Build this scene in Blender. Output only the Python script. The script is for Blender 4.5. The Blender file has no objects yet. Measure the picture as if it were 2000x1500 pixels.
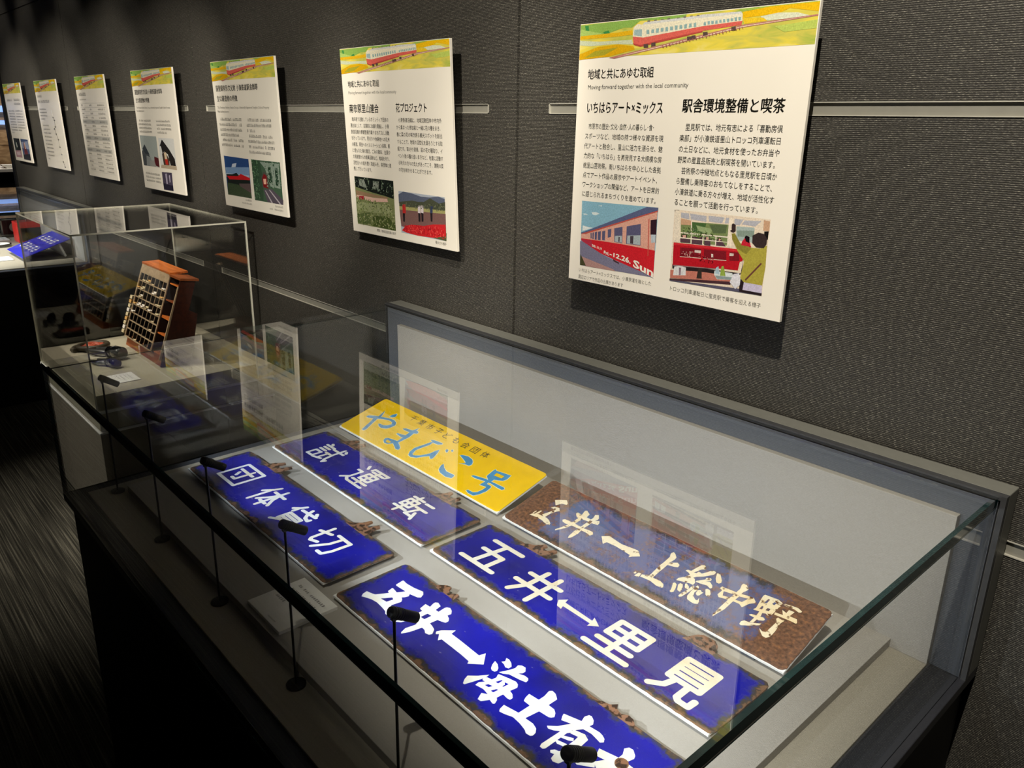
import bpy, bmesh, math, random
from mathutils import Vector, Matrix
from mathutils.geometry import tessellate_polygon
random.seed(7)
C = bpy.context.scene.collection
sc = bpy.context.scene
# ------------------------------------------------------------------ camera, world, lights, exposure
cam = bpy.data.cameras.new('camera'); co = bpy.data.objects.new('camera', cam); C.objects.link(co)
co.location = (1.94757, -1.23954, 1.52885); co.rotation_euler = (1.26445434, -0.01197193, 0.84556688)
cam.sensor_width = 36; cam.lens = 1534.2026/2000*36; cam.shift_x = 28.108/2000; cam.shift_y = -35.68/2000
cam.clip_start = .02; cam.clip_end = 60; sc.camera = co
w = bpy.data.worlds.new('world'); sc.world = w; w.use_nodes = True
w.node_tree.nodes['Background'].inputs[0].default_value = (1.0, .93, .82, 1)
w.node_tree.nodes['Background'].inputs[1].default_value = .07
sc.view_settings.view_transform = 'Standard'; sc.view_settings.look = 'None'; sc.view_settings.gamma = 1
sc.view_settings.exposure = 0; sc.view_settings.use_curve_mapping = False
sc.cycles.transparent_max_bounces = 40; sc.cycles.max_bounces = 10; sc.cycles.caustics_refractive = False; sc.cycles.use_adaptive_sampling = False
WARM = (1.0, .92, .79); COOL = (.86, .93, 1.0)
def spot(loc, to, watt, deg, blend=.5, rad=.02, col=WARM):
    l = bpy.data.lights.new('ceiling_spotlight', 'SPOT'); l.energy = watt; l.spot_size = math.radians(deg); l.spot_blend = blend
    l.shadow_soft_size = rad; l.color = col
    o = bpy.data.objects.new('ceiling_spotlight', l); C.objects.link(o); o.location = loc
    o.rotation_euler = (Vector(to)-Vector(loc)).to_track_quat('-Z', 'Y').to_euler(); return o
# track spots in front of the wall, one per board, each from the board's right
spot((1.84,-1.32,2.90), (1.40,0,1.36), 240, 56, .55, .010)
spot((1.33,-1.5,2.45), (.24,0,1.38), 160, 36, .7, .012)
spot((1.10,-1.5,2.40), (-.62,0,1.40), 195, 31, .7, .012)
spot((.05,-1.5,2.40), (-1.50,0,1.40), 175, 31, .7, .012)
spot((-.75,-1.5,2.50), (-2.38,0,1.40), 175, 30, .7, .012)
spot((-1.7,-1.5,2.50), (-3.24,0,1.40), 175, 30, .7, .012)
spot((-2.6,-1.5,2.50), (-4.1,0,1.40), 175, 30, .7, .012)
# small downlights grazing the wall (the soft stripes above the far boards)
for x in (-4.25, -3.65, -2.75, -1.95, -.9): spot((x,-.35,2.75), (x,0,1.6), 11, 44, .8, .03)
# downlights over the showcases
spot((-1.45,-.80,2.7), (-1.1,-.38,.7), 150, 26, .6, .02)
spot((1.25,-.9,2.85), (1.40,-.25,.80), 16, 34, .8, .02)
spot((-1.7,-2.3,2.75), (-1.15,-.68,.42), 200, 36, .9, .05)
spot((-3.2,-.9,2.8), (-3.3,-.45,.75), 420, 30, .8, .03)

# ------------------------------------------------------------------ helpers
def lin(h):
    if isinstance(h, str): c = [int(h[i:i+2],16)/255 for i in (0,2,4)]
    else: c = h
    return tuple(v/12.92 if v <= .04045 else ((v+.055)/1.055)**2.4 for v in c)
def nt(name):
    m = bpy.data.materials.new(name); m.use_nodes = True; t = m.node_tree
    return m, t, t.nodes['Principled BSDF']
def N(t, kind, **k):
    n = t.nodes.new(kind)
    for a, b in k.items():
        if isinstance(a, str) and a.startswith('i_'): n.inputs[a[2:].replace('_',' ')].default_value = b
        else: setattr(n, a, b)
    return n
def ramp(t, fac, stops):
    r = t.nodes.new('ShaderNodeValToRGB'); e = r.color_ramp.elements
    while len(e) < len(stops): e.new(.5)
    for el, (p, c) in zip(e, stops): el.position = p; el.color = (*c, 1) if len(c) == 3 else c
    t.links.new(fac, r.inputs[0]); return r
def objco(t, scale=(1,1,1), src='Object'):
    tc = t.nodes.new('ShaderNodeTexCoord'); mp = t.nodes.new('ShaderNodeMapping'); mp.inputs['Scale'].default_value = scale
    t.links.new(tc.outputs[src], mp.inputs[0]); return mp.outputs[0]
def plain(name, col, rough=.6, metal=0, spec=.5, nscale=0, namp=.12, bump=0, bscale=400, emit=0, coat=0):
    m, t, b = nt(name); c = lin(col)
    b.inputs['Base Color'].default_value = (*c, 1); b.inputs['Roughness'].default_value = rough
    b.inputs['Metallic'].default_value = metal; b.inputs['Specular IOR Level'].default_value = spec
    if coat: b.inputs['Coat Weight'].default_value = coat; b.inputs['Coat Roughness'].default_value = .08
    if emit: b.inputs['Emission Color'].default_value = (*c, 1); b.inputs['Emission Strength'].default_value = emit
    if nscale:
        v = objco(t); n = N(t, 'ShaderNodeTexNoise', i_Scale=nscale, i_Detail=4.0); t.links.new(v, n.inputs['Vector'])
        r = ramp(t, n.outputs[0], [(.3, tuple(x*(1-namp) for x in c)), (.7, tuple(min(1,x*(1+namp)) for x in c))]); t.links.new(r.outputs[0], b.inputs['Base Color'])
    if bump:
        v = objco(t); n = N(t, 'ShaderNodeTexNoise', i_Scale=bscale, i_Detail=2.0); t.links.new(v, n.inputs['Vector'])
        bp = N(t, 'ShaderNodeBump', i_Strength=bump, i_Distance=.001); t.links.new(n.outputs[0], bp.inputs['Height']); t.links.new(bp.outputs[0], b.inputs['Normal'])
    return m
def wall_fabric():
    m, t, b = nt('woven_wall_covering')
    v = objco(t, (230, 230, 640))
    n = N(t, 'ShaderNodeTexNoise', i_Scale=1.0, i_Detail=3.0, i_Roughness=.6); t.links.new(v, n.inputs['Vector'])
    wv = N(t, 'ShaderNodeTexWave', wave_type='BANDS', bands_direction='Z', i_Scale=106.0, i_Distortion=2.4, i_Detail=2.0); wv.inputs['Detail Scale'].default_value = 3.0
    t.links.new(objco(t, (1,1,1)), wv.inputs['Vector'])
    mx = N(t, 'ShaderNodeMath', operation='MULTIPLY'); t.links.new(n.outputs[0], mx.inputs[0]); t.links.new(wv.outputs[1], mx.inputs[1])
    big = N(t, 'ShaderNodeTexNoise', i_Scale=2.5, i_Detail=2.0); t.links.new(objco(t), big.inputs['Vector'])
    r = ramp(t, mx.outputs[0], [(.10, lin('25231f')), (.34, lin('363430')), (.52, lin('5c5951')), (.66, lin('a29e90'))])
    t.links.new(r.outputs[0], b.inputs['Base Color']); b.inputs['Roughness'].default_value = .62; b.inputs['Specular IOR Level'].default_value = .35
    bp = N(t, 'ShaderNodeBump', i_Strength=.7, i_Distance=.0009); t.links.new(mx.outputs[0], bp.inputs['Height']); t.links.new(bp.outputs[0], b.inputs['Normal'])
    return m
def carpet():
    m, t, b = nt('striped_carpet')
    n = N(t, 'ShaderNodeTexNoise', i_Scale=1.0, i_Detail=3.0); t.links.new(objco(t, (2.5, 210, 1)), n.inputs['Vector'])
    f = N(t, 'ShaderNodeTexNoise', i_Scale=260.0, i_Detail=2.0); t.links.new(objco(t), f.inputs['Vector'])
    a = N(t, 'ShaderNodeMath', operation='MULTIPLY_ADD'); a.inputs[1].default_value = .3; t.links.new(f.outputs[0], a.inputs[0]); t.links.new(n.outputs[0], a.inputs[2])
    r = ramp(t, a.outputs[0], [(.5, lin('24231f')), (.68, lin('403e37')), (.84, lin('68655a'))]); t.links.new(r.outputs[0], b.inputs['Base Color'])
    b.inputs['Roughness'].default_value = .95; b.inputs['Specular IOR Level'].default_value = .1
    bp = N(t, 'ShaderNodeBump', i_Strength=.6, i_Distance=.003); t.links.new(a.outputs[0], bp.inputs['Height']); t.links.new(bp.outputs[0], b.inputs['Normal'])
    return m
def clear(name, tint=(.985,.995,.99), ior=1.66):
    m = bpy.data.materials.new(name); m.use_nodes = True; t = m.node_tree; t.nodes.clear()
    o = N(t, 'ShaderNodeOutputMaterial'); g = N(t, 'ShaderNodeNewGeometry'); fr = N(t, 'ShaderNodeFresnel')
    mi = N(t, 'ShaderNodeMix', data_type='FLOAT'); mi.inputs[2].default_value = ior; mi.inputs[3].default_value = 1/ior
    t.links.new(g.outputs['Backfacing'], mi.inputs[0]); t.links.new(mi.outputs[0], fr.inputs['IOR'])
    tr = N(t, 'ShaderNodeBsdfTransparent'); tr.inputs[0].default_value = (*tint, 1)
    gl = N(t, 'ShaderNodeBsdfAnisotropic'); gl.inputs['Roughness'].default_value = 0.0
    mx = N(t, 'ShaderNodeMixShader'); t.links.new(fr.outputs[0], mx.inputs[0]); t.links.new(tr.outputs[0], mx.inputs[1]); t.links.new(gl.outputs[0], mx.inputs[2])
    t.links.new(mx.outputs[0], o.inputs[0]); return m
def ink():
    m, t, b = nt('printed_ink'); a = N(t, 'ShaderNodeAttribute', attribute_name='Col')
    n = N(t, 'ShaderNodeTexNoise', i_Scale=420.0, i_Detail=3.0); t.links.new(objco(t), n.inputs['Vector'])
    r = ramp(t, n.outputs[0], [(.25, (.78,.78,.78)), (.75, (1.16,1.16,1.16))])
    mx = N(t, 'ShaderNodeMix', data_type='RGBA', blend_type='MULTIPLY'); mx.inputs[0].default_value = 1
    t.links.new(a.outputs['Color'], mx.inputs[6]); t.links.new(r.outputs[0], mx.inputs[7]); t.links.new(mx.outputs[2], b.inputs['Base Color'])
    b.inputs['Roughness'].default_value = .22; b.inputs['Specular IOR Level'].default_value = .5; return m
def field_paint():
    m, t, b = nt('watercolour_field')
    n = N(t, 'ShaderNodeTexNoise', i_Scale=1.0, i_Detail=5.0, i_Distortion=.6); t.links.new(objco(t, (16, 1, 60)), n.inputs['Vector'])
    r = ramp(t, n.outputs[0], [(.3, lin('8fae48')), (.45, lin('c8c058')), (.58, lin('e2cf4c')), (.75, lin('e8dc90'))]); t.links.new(r.outputs[0], b.inputs['Base Color'])
    b.inputs['Roughness'].default_value = .22; return m
def enamel(L, W, name, colA, colB, edge=.010, rusty=0.0):
    m, t, b = nt(name); tc = N(t, 'ShaderNodeTexCoord'); sx = N(t, 'ShaderNodeSeparateXYZ'); t.links.new(tc.outputs['Object'], sx.inputs[0])
    def M(op, a, bb=None):
        q = N(t, 'ShaderNodeMath', operation=op)
        for i, v in enumerate((a, bb)):
            if v is None: continue
            if isinstance(v, (int, float)): q.inputs[i].default_value = v
            else: t.links.new(v, q.inputs[i])
        return q.outputs[0]
    x, y = sx.outputs[0], sx.outputs[1]
    dx = M('MINIMUM', x, M('SUBTRACT', L, x)); dy = M('MINIMUM', y, M('SUBTRACT', W, y)); d = M('MINIMUM', dx, dy)
    n1 = N(t, 'ShaderNodeTexNoise', i_Scale=28.0, i_Detail=6.0, i_Roughness=.65); t.links.new(tc.outputs['Object'], n1.inputs['Vector'])
    n2 = N(t, 'ShaderNodeTexNoise', i_Scale=160.0, i_Detail=4.0); t.links.new(tc.outputs['Object'], n2.inputs['Vector'])
    e = M('ADD', d, M('MULTIPLY', M('SUBTRACT', n1.outputs[0], .5), .052)); e = M('ADD', e, M('MULTIPLY', M('SUBTRACT', n2.outputs[0], .5), .012))
    f = M('DIVIDE', e, .03)
    k = edge/.03
    r = ramp(t, f, [(0, lin('74563f')), (k*.3, lin('43372d')), (k*.75, lin('34343a')), (min(.95,k*1.9), colA)])
    big = N(t, 'ShaderNodeTexNoise', i_Scale=5.0, i_Detail=3.0); t.links.new(tc.outputs['Object'], big.inputs['Vector'])
    rb = ramp(t, big.outputs[0], [(.32, colB), (.52, colA), (.72, tuple(c*1.25 for c in colA))])
    mk = ramp(t, f, [(k*.6, (0,0,0)), (min(.97,k*1.8), (1,1,1))])
    mx = N(t, 'ShaderNodeMix', data_type='RGBA'); t.links.new(mk.outputs[0], mx.inputs[0]); t.links.new(r.outputs[0], mx.inputs[6]); t.links.new(rb.outputs[0], mx.inputs[7])
    out = mx.outputs[2]
    # small pale chips and scratches
    ch = N(t, 'ShaderNodeTexNoise', i_Scale=1.0, i_Detail=1.0); t.links.new(objco(t, (70, 150, 1)), ch.inputs['Vector'])
    cr = ramp(t, ch.outputs[0], [(.76, (0,0,0)), (.80, (1,1,1))])
    m2 = N(t, 'ShaderNodeMix', data_type='RGBA'); m2.inputs[7].default_value = (*lin('9a9ab0'), 1); t.links.new(M('MULTIPLY', cr.outputs[0], .55), m2.inputs[0]); t.links.new(out, m2.inputs[6]); out = m2.outputs[2]
    if rusty:
        rn = N(t, 'ShaderNodeTexNoise', i_Scale=40.0, i_Detail=8.0, i_Roughness=.8); t.links.new(tc.outputs['Object'], rn.inputs['Vector'])
        ends = ramp(t, M('DIVIDE', M('ADD', dx, M('MULTIPLY', n1.outputs[0], .10)), .25), [(.32, (1,1,1)), (.62, (0,0,0))])
        amt = M('ADD', M('MULTIPLY', ends.outputs[0], .30), rn.outputs[0])
        am = ramp(t, amt, [(.50, (0,0,0)), (.64, (1,1,1))])
        rc = ramp(t, n2.outputs[0], [(.3, lin('4a3222')), (.55, lin('74503a')), (.75, lin('96663f'))])
        m3 = N(t, 'ShaderNodeMix', data_type='RGBA'); t.links.new(am.outputs[0], m3.inputs[0]); t.links.new(out, m3.inputs[6]); t.links.new(rc.outputs[0], m3.inputs[7]); out = m3.outputs[2]
    t.links.new(out, b.inputs['Base Color'])
    rr = ramp(t, f, [(k*.6, (.75,.75,.75)), (min(.97,k*1.8), (.14,.14,.14) if not rusty else (.42,.42,.42))]); t.links.new(rr.outputs[0], b.inputs['Roughness'])
    bp = N(t, 'ShaderNodeBump', i_Strength=.25, i_Distance=.001); t.links.new(n2.outputs[0], bp.inputs['Height']); t.links.new(bp.outputs[0], b.inputs['Normal'])
    return m
def speck(name, base, dark, thr=.66, scale=140):
    m, t, b = nt(name); n = N(t, 'ShaderNodeTexNoise', i_Scale=float(scale), i_Detail=3.0); t.links.new(objco(t), n.inputs['Vector'])
    n2 = N(t, 'ShaderNodeTexNoise', i_Scale=18.0, i_Detail=3.0); t.links.new(objco(t), n2.inputs['Vector'])
    r = ramp(t, n.outputs[0], [(thr-.04, base), (thr+.03, dark)]); r2 = ramp(t, n2.outputs[0], [(.45, (1,1,1)), (.75, (1,.86,.62))])
    mx = N(t, 'ShaderNodeMix', data_type='RGBA', blend_type='MULTIPLY'); mx.inputs[0].default_value = 1; t.links.new(r.outputs[0], mx.inputs[6]); t.links.new(r2.outputs[0], mx.inputs[7])
    t.links.new(mx.outputs[2], b.inputs['Base Color']); b.inputs['Roughness'].default_value = .3; return m
def wood(name, a, bb, scale=(6, 60, 60)):
    m, t, b = nt(name); n = N(t, 'ShaderNodeTexNoise', i_Scale=1.0, i_Detail=5.0, i_Distortion=1.0); t.links.new(objco(t, scale), n.inputs['Vector'])
    r = ramp(t, n.outputs[0], [(.35, lin(a)), (.65, lin(bb))]); t.links.new(r.outputs[0], b.inputs['Base Color']); b.inputs['Roughness'].default_value = .42; return m

M = dict(
 wall=wall_fabric(), carpet=carpet(), ceil=plain('dark_ceiling', '1c1b19', .9, nscale=3),
 seam=plain('black_joint', '0b0b0a', .9, nscale=20), alu=plain('brushed_aluminium', 'bcb9ac', .4, .2, nscale=60, namp=.05), aluin=plain('aluminium_channel_back', '86847a', .5, .1, nscale=40, namp=.05),
 white=plain('white_board', 'efe9db', .25, nscale=8, namp=.015), edge=plain('foam_edge', 'f3efe4', .6, nscale=30, namp=.03), ink=ink(), field=field_paint(),
 text=plain('black_print', '15140f', .3, nscale=200, namp=.3), grey=plain('grey_print', '6a675f', .35, nscale=200, namp=.2), band=plain('grey_band', 'b9b7ae', .35, nscale=90, namp=.06),
 black=plain('black_laminate', '0d0d0e', .55, spec=.3, nscale=15, bump=.1), rail=plain('dark_powder_coat', '24252a', .42, nscale=120, namp=.15, bump=.15, bscale=900),
 frame=plain('grey_powder_coat', '6d6d66', .5, nscale=60, namp=.05, bump=.12, bscale=900), framed=plain('dark_grey_profile', '3a3b3d', .45, nscale=60),
 cloth_grey=plain('blue_grey_cloth', '5b5e64', .9, spec=.2, nscale=300, namp=.05, bump=.12, bscale=800), cloth_dark=plain('charcoal_cloth', '45464a', .9, spec=.2, nscale=300, namp=.05, bump=.12, bscale=800),
 cloth_beige=plain('beige_cloth', 'a8a39b', .95, spec=.2, nscale=500, namp=.05, bump=.12, bscale=900), cloth_floor=plain('warm_beige_cloth', 'a0998a', .95, spec=.2, nscale=500, namp=.05, bump=.12, bscale=900),
 glass=clear('clear_glass'), glass_edge=plain('green_glass_edge', '16383a', .10, spec=.8, nscale=40, namp=.3, coat=.6), acrylic=clear('clear_acrylic', (.985,.985,.98), 1.60), acr_edge=plain('lit_acrylic_edge', 'e6e4d2', .2, nscale=20, namp=.12, coat=.5),
 alu_shine=plain('polished_edge', 'b8bcb8', .14, .9, nscale=40), foam=plain('white_backing', 'f6f6f4', .6, nscale=60, namp=.02), enamel_white=speck('white_enamel', lin('f2f4f4'), lin('a58a64'), .80, 60), cream=speck('aged_cream_enamel', lin('efe2c4'), lin('6a4424'), .63, 75), ivory=speck('ivory_enamel', lin('ece8da'), lin('8a6a44'), .77, 70),
 rust=speck('rusty_iron', lin('8a6650'), lin('3a2a22'), .52, 90), mblk=plain('matte_black_metal', '111112', .42, .3, nscale=80), lens=plain('led_lens', 'f4f8ff', .3, emit=12),
 yellow=plain('yellow_enamel', 'f6c800', .22, nscale=30, namp=.04, coat=.3), ybl=plain('light_blue_paint', '3f8ec0', .4, nscale=40, namp=.18), ywh=plain('outline_white_paint', 'f4f0c8', .4, nscale=40, namp=.05), ybrown=plain('dark_brown_paint', '4a4024', .5, nscale=60, namp=.2),
 plinth=plain('taupe_fabric_plinth', '8f877b', .9, spec=.2, nscale=250, namp=.1, bump=.5, bscale=500), plinth_top=plain('beige_plinth_top', 'b0a994', .9, spec=.2, nscale=200, namp=.06, bump=.3, bscale=700),
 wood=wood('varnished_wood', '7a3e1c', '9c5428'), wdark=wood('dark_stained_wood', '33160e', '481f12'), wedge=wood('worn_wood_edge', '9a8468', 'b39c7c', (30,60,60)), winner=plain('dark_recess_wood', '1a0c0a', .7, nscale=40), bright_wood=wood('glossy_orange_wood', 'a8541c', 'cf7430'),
 ticket=plain('old_card_tickets', 'd8c8a0', .8, nscale=80, namp=.12), ticket2=plain('orange_card_tickets', 'd8a860', .8, nscale=80, namp=.12), ticket3=plain('white_card_tickets', 'f0e8dc', .8, nscale=80, namp=.08),
 leather=plain('olive_leather', '3a3222', .5, nscale=60, namp=.2), redleather=plain('red_leather', 'a84a30', .5, nscale=70, namp=.25), gunmetal=plain('gunmetal', '50504e', .3, .6, nscale=60), gloss=plain('glossy_black', '0c0c0e', .1, coat=1, nscale=30), steel=plain('dull_steel', '8a8478', .35, .7, nscale=50),
 red=plain('red_paint', 'd02c24', .35, nscale=30, namp=.08), blue=plain('blue_enamel_far', '2a2cb4', .3, nscale=30, namp=.08), far_grey=plain('grey_far_wall', '6e7278', .8, nscale=5, namp=.06), bark=wood('striped_tan_wood', '8a6a48', 'c0a078', (4,8,26)), ledblue=plain('blue_light_strip', '8fb4ff', .4, emit=.9), paper=plain('white_paper', 'f2f0ea', .7, nscale=60, namp=.04), tan=plain('tan_box', 'b08a6c', .7, nscale=30, namp=.1))

class MB:
    def __init__(s): s.v = []; s.f = []; s.m = []; s.c = []; s.cur = 0; s.col = None
    def add(s, vs, fs, mi=None):
        o = len(s.v); s.v += [tuple(v) for v in vs]
        for f in fs: s.f.append([o+i for i in f]); s.m.append(s.cur if mi is None else mi); s.c.append(s.col)
        return s
    def box(s, x0, x1, y0, y1, z0, z1, mis=None):
        # face order: -x +x -y +y -z +z
        v = [(x0,y0,z0),(x1,y0,z0),(x1,y1,z0),(x0,y1,z0),(x0,y0,z1),(x1,y0,z1),(x1,y1,z1),(x0,y1,z1)]
        F = [(0,4,7,3),(1,2,6,5),(0,1,5,4),(2,3,7,6),(0,3,2,1),(4,5,6,7)]; o = len(s.v); s.v += v
        for i, f in enumerate(F): s.f.append([o+j for j in f]); s.m.append(mis[i] if mis else s.cur); s.c.append(s.col)
        return s
    def obox(s, c, ax, h):
        c = Vector(c); ax = [Vector(a) for a in ax]; v = []
        for k in (-1,1):
            for (i, j) in ((-1,-1),(1,-1),(1,1),(-1,1)): v.append(c+ax[0]*h[0]*i+ax[1]*h[1]*j+ax[2]*h[2]*k)
        return s.add(v, [(0,3,2,1),(4,5,6,7),(0,1,5,4),(1,2,6,5),(2,3,7,6),(3,0,4,7)])
    def tube(s, pts, r, n=12, caps=True, closed=False):
        pts = [Vector(p) for p in pts]; rs = r if isinstance(r, (list, tuple)) else [r]*len(pts); o = len(s.v); prev = None; L = len(pts)
        for i, p in enumerate(pts):
            a = pts[(i-1) % L] if (closed or i > 0) else p; b = pts[(i+1) % L] if (closed or i < L-1) else p
            d = (b-a).normalized() if (b-a).length > 1e-9 else prev[2]
            u = (prev[0]-d*prev[0].dot(d)).normalized() if prev else d.orthogonal().normalized()
            vv = d.cross(u); prev = (u, vv, d)
            for k in range(n):
                t = 2*math.pi*k/n; s.v.append(tuple(p+(u*math.cos(t)+vv*math.sin(t))*rs[i]))
        for i in range(L if closed else L-1):
            for k in range(n):
                a = o+i*n+k; b = o+i*n+(k+1) % n; cc = o+((i+1) % L)*n+(k+1) % n; dd = o+((i+1) % L)*n+k
                s.f.append([a,b,cc,dd]); s.m.append(s.cur); s.c.append(s.col)
        if caps and not closed:
            s.f.append([o+k for k in range(n)][::-1]); s.m.append(s.cur); s.c.append(s.col)
            s.f.append([o+(L-1)*n+k for k in range(n)]); s.m.append(s.cur); s.c.append(s.col)
        return s
    def flat(s, rings, z, fn=None):
        # flat polygon with holes; fn maps (x, y, z) to 3D
        rings = [[Vector((p[0], p[1], 0)) for p in r] for r in rings]; tri = tessellate_polygon(rings); pts = [p for r in rings for p in r]
        fn = fn or (lambda x, y, z: (x, y, z)); o = len(s.v); s.v += [fn(p.x, p.y, z) for p in pts]
        for t3 in tri:
            a, b, c = (pts[i] for i in t3); 
            t3 = list(t3) if (b-a).cross(c-a).z > 0 else list(t3)[::-1]
            s.f.append([o+i for i in t3]); s.m.append(s.cur); s.c.append(s.col)
        return s
    def prism(s, poly, z0, z1, inset=0, fn=None):
        fn = fn or (lambda x, y, z: (x, y, z)); n = len(poly)
        ar = sum(poly[i][0]*poly[(i+1) % n][1]-poly[(i+1) % n][0]*poly[i][1] for i in range(n))
        if ar < 0: poly = poly[::-1]
        top = poly
        if inset:
            top = []
            for i in range(n):
                a, b, c = Vector(poly[i-1]), Vector(poly[i]), Vector(poly[(i+1) % n]); d = ((b-a).normalized()+(c-b).normalized()).normalized()
                top.append((b.x-d.y*inset, b.y+d.x*inset))
        o = len(s.v); s.v += [fn(p[0], p[1], z0) for p in poly]+[fn(p[0], p[1], z1) for p in top]
        for i in range(n):
            j = (i+1) % n; s.f.append([o+i, o+j, o+n+j, o+n+i]); s.m.append(s.cur); s.c.append(s.col)
        tri = tessellate_polygon([[Vector((p[0], p[1], 0)) for p in poly]])
        P = [Vector((p[0], p[1], 0)) for p in poly]
        for t3 in tri:
            a, b, c = (P[i] for i in t3); t3 = list(t3) if (b-a).cross(c-a).z > 0 else list(t3)[::-1]
            s.f.append([o+n+i for i in t3]); s.m.append(s.cur); s.c.append(s.col)
            s.f.append([o+i for i in t3[::-1]]); s.m.append(s.cur); s.c.append(s.col)
        return s
    def build(s, name, mats, parent=None, world=True, smooth=False, bevel=0, stuff=False):
        me = bpy.data.meshes.new(name); me.from_pydata(s.v, [], s.f); mats = mats if isinstance(mats, (list, tuple)) else [mats]
        for m in mats: me.materials.append(m)
        for p, i in zip(me.polygons, s.m): p.material_index = i; p.use_smooth = smooth
        if any(c is not None for c in s.c):
            a = me.color_attributes.new('Col', 'FLOAT_COLOR', 'CORNER'); k = 0
            for p, c in zip(me.polygons, s.c):
                for _ in p.vertices: a.data[k].color = (*(c or (1,1,1)), 1); k += 1
        me.update(); o = bpy.data.objects.new(name, me); C.objects.link(o)
        if parent:
            o.parent = parent
            if world: o.matrix_parent_inverse = parent.matrix_basis.inverted()
        if smooth:
            try: me.set_sharp_from_angle(angle=math.radians(40))
            except Exception: pass
        if bevel:
            b = o.modifiers.new('bevel', 'BEVEL'); b.width = bevel; b.segments = 2; b.limit_method = 'ANGLE'
        if stuff: o['kind'] = 'stuff'
        return o
def tag(o, label, cat, group=None):
    o['label'] = label; o['category'] = cat
    if group: o['group'] = group
    return o
def empty(name, loc, label=None, cat=None, group=None, rx=0, rz=0):
    o = bpy.data.objects.new(name, None); C.objects.link(o); o.location = loc; o.rotation_euler = (rx, 0, rz); o.empty_display_size = .05
    if label: tag(o, label, cat, group)
    o.matrix_basis = Matrix.LocRotScale(Vector(loc), o.rotation_euler, None)
    return o
def kids(o): return [c for c in bpy.data.objects if c.parent == o]
def copy_tree(o, parent=None):
    c = o.copy(); C.objects.link(c); c.parent = parent
    for ch in kids(o): copy_tree(ch, c)
    return c
_tc = {}
def text2d(s, bold=0, res=2):
    k = (s, bold, res)
    if k in _tc: return _tc[k]
    c = bpy.data.curves.new('t', 'FONT'); c.body = s; c.size = 1; c.resolution_u = res; c.offset = bold
    o = bpy.data.objects.new('t', c); C.objects.link(o); dg = bpy.context.evaluated_depsgraph_get(); e = o.evaluated_get(dg); m = e.to_mesh()
    vs = [(v.co.x, v.co.y) for v in m.vertices]; fs = [tuple(p.vertices) for p in m.polygons]
    e.to_mesh_clear(); bpy.data.objects.remove(o); bpy.data.curves.remove(c); _tc[k] = (vs, fs); return _tc[k]
def put_text(mb, s, fn, x, y, w=None, h=None, em=None, bold=0, z=0, fit=False, res=2):
    # fit=True: stretch the glyph box to the rectangle (x, y, w, h); else x advance w/len(s) per glyph and em height h; bold = struck three times, shifted
    vs, fs = text2d(s, 0, res)
    if not vs: return
    x0 = min(v[0] for v in vs); x1 = max(v[0] for v in vs); y0 = min(v[1] for v in vs); y1 = max(v[1] for v in vs)
    for k, d in enumerate((-bold, 0, bold) if bold > 0 else (0,)):
        zz = z+.000012*k
        if fit: P = [fn(x+(v[0]-x0)/(x1-x0)*w, y+(v[1]-y0)/(y1-y0)*h, zz) for v in vs]
        else:
            sx = w/len(s); P = [fn(x+(v[0]+d)*sx, y+(v[1]+d*.6)*h, zz) for v in vs]
        mb.add(P, fs)
GLYPH_C='''78,20 73,22 66,48 57,70 61,83 54,108 61,100 71,83 70,72 76,51 85,27 83,21;31,63 32,70 51,79 77,86 97,92 117,94 132,89 140,80 138,69 131,58 115,53 102,55 92,60 95,63 110,63 121,69 127,78 120,85 104,86 84,80 63,71 41,63;89,98 91,109 97,116 102,113 106,105 101,98;208,107 210,96 216,79 218,65 215,51 213,38 205,37 204,56 202,73 200,88 204,98;171,81 177,87 200,90 213,96 221,94 224,88 215,84 200,81 181,80;176,58 175,62 191,64 215,71 219,67 209,59 198,56;169,23 166,30 171,35 190,38 205,40 225,32 237,25 239,18 229,17 213,24 203,28 192,18 180,17|177,25 178,30 194,29 193,23 183,21;276,89 285,93 303,95 315,96 318,93 309,86 292,85;291,87 292,75 284,58 279,41 284,27 292,25 306,33 321,52 324,66 330,75 337,62 342,47 343,41 338,39 329,45 320,38 306,23 291,17 279,19 271,29 268,46 278,67 285,84;344,81 343,86 350,86 355,78 352,77;355,89 358,93 363,90 364,85;383,44 396,35 412,29 437,30 441,28 442,19 425,15 401,18 390,24 383,36;391,87 395,91 412,95 429,92 438,86 443,78 441,72 430,71 413,65 426,73 423,77 409,82;503,92 504,97 510,94 551,100 553,85 549,77 529,69 529,59 523,53 517,62 505,69|516,89 540,90 540,81 517,79;475,50 477,54 513,61 533,61 555,62 569,62 573,59 570,54 557,54 534,56 515,54 487,49;515,39 517,56 526,55 527,50 540,50 544,46 545,32 539,16 531,6 515,6 504,9 506,13 522,13 530,19 534,31 534,42 525,41'''
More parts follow.
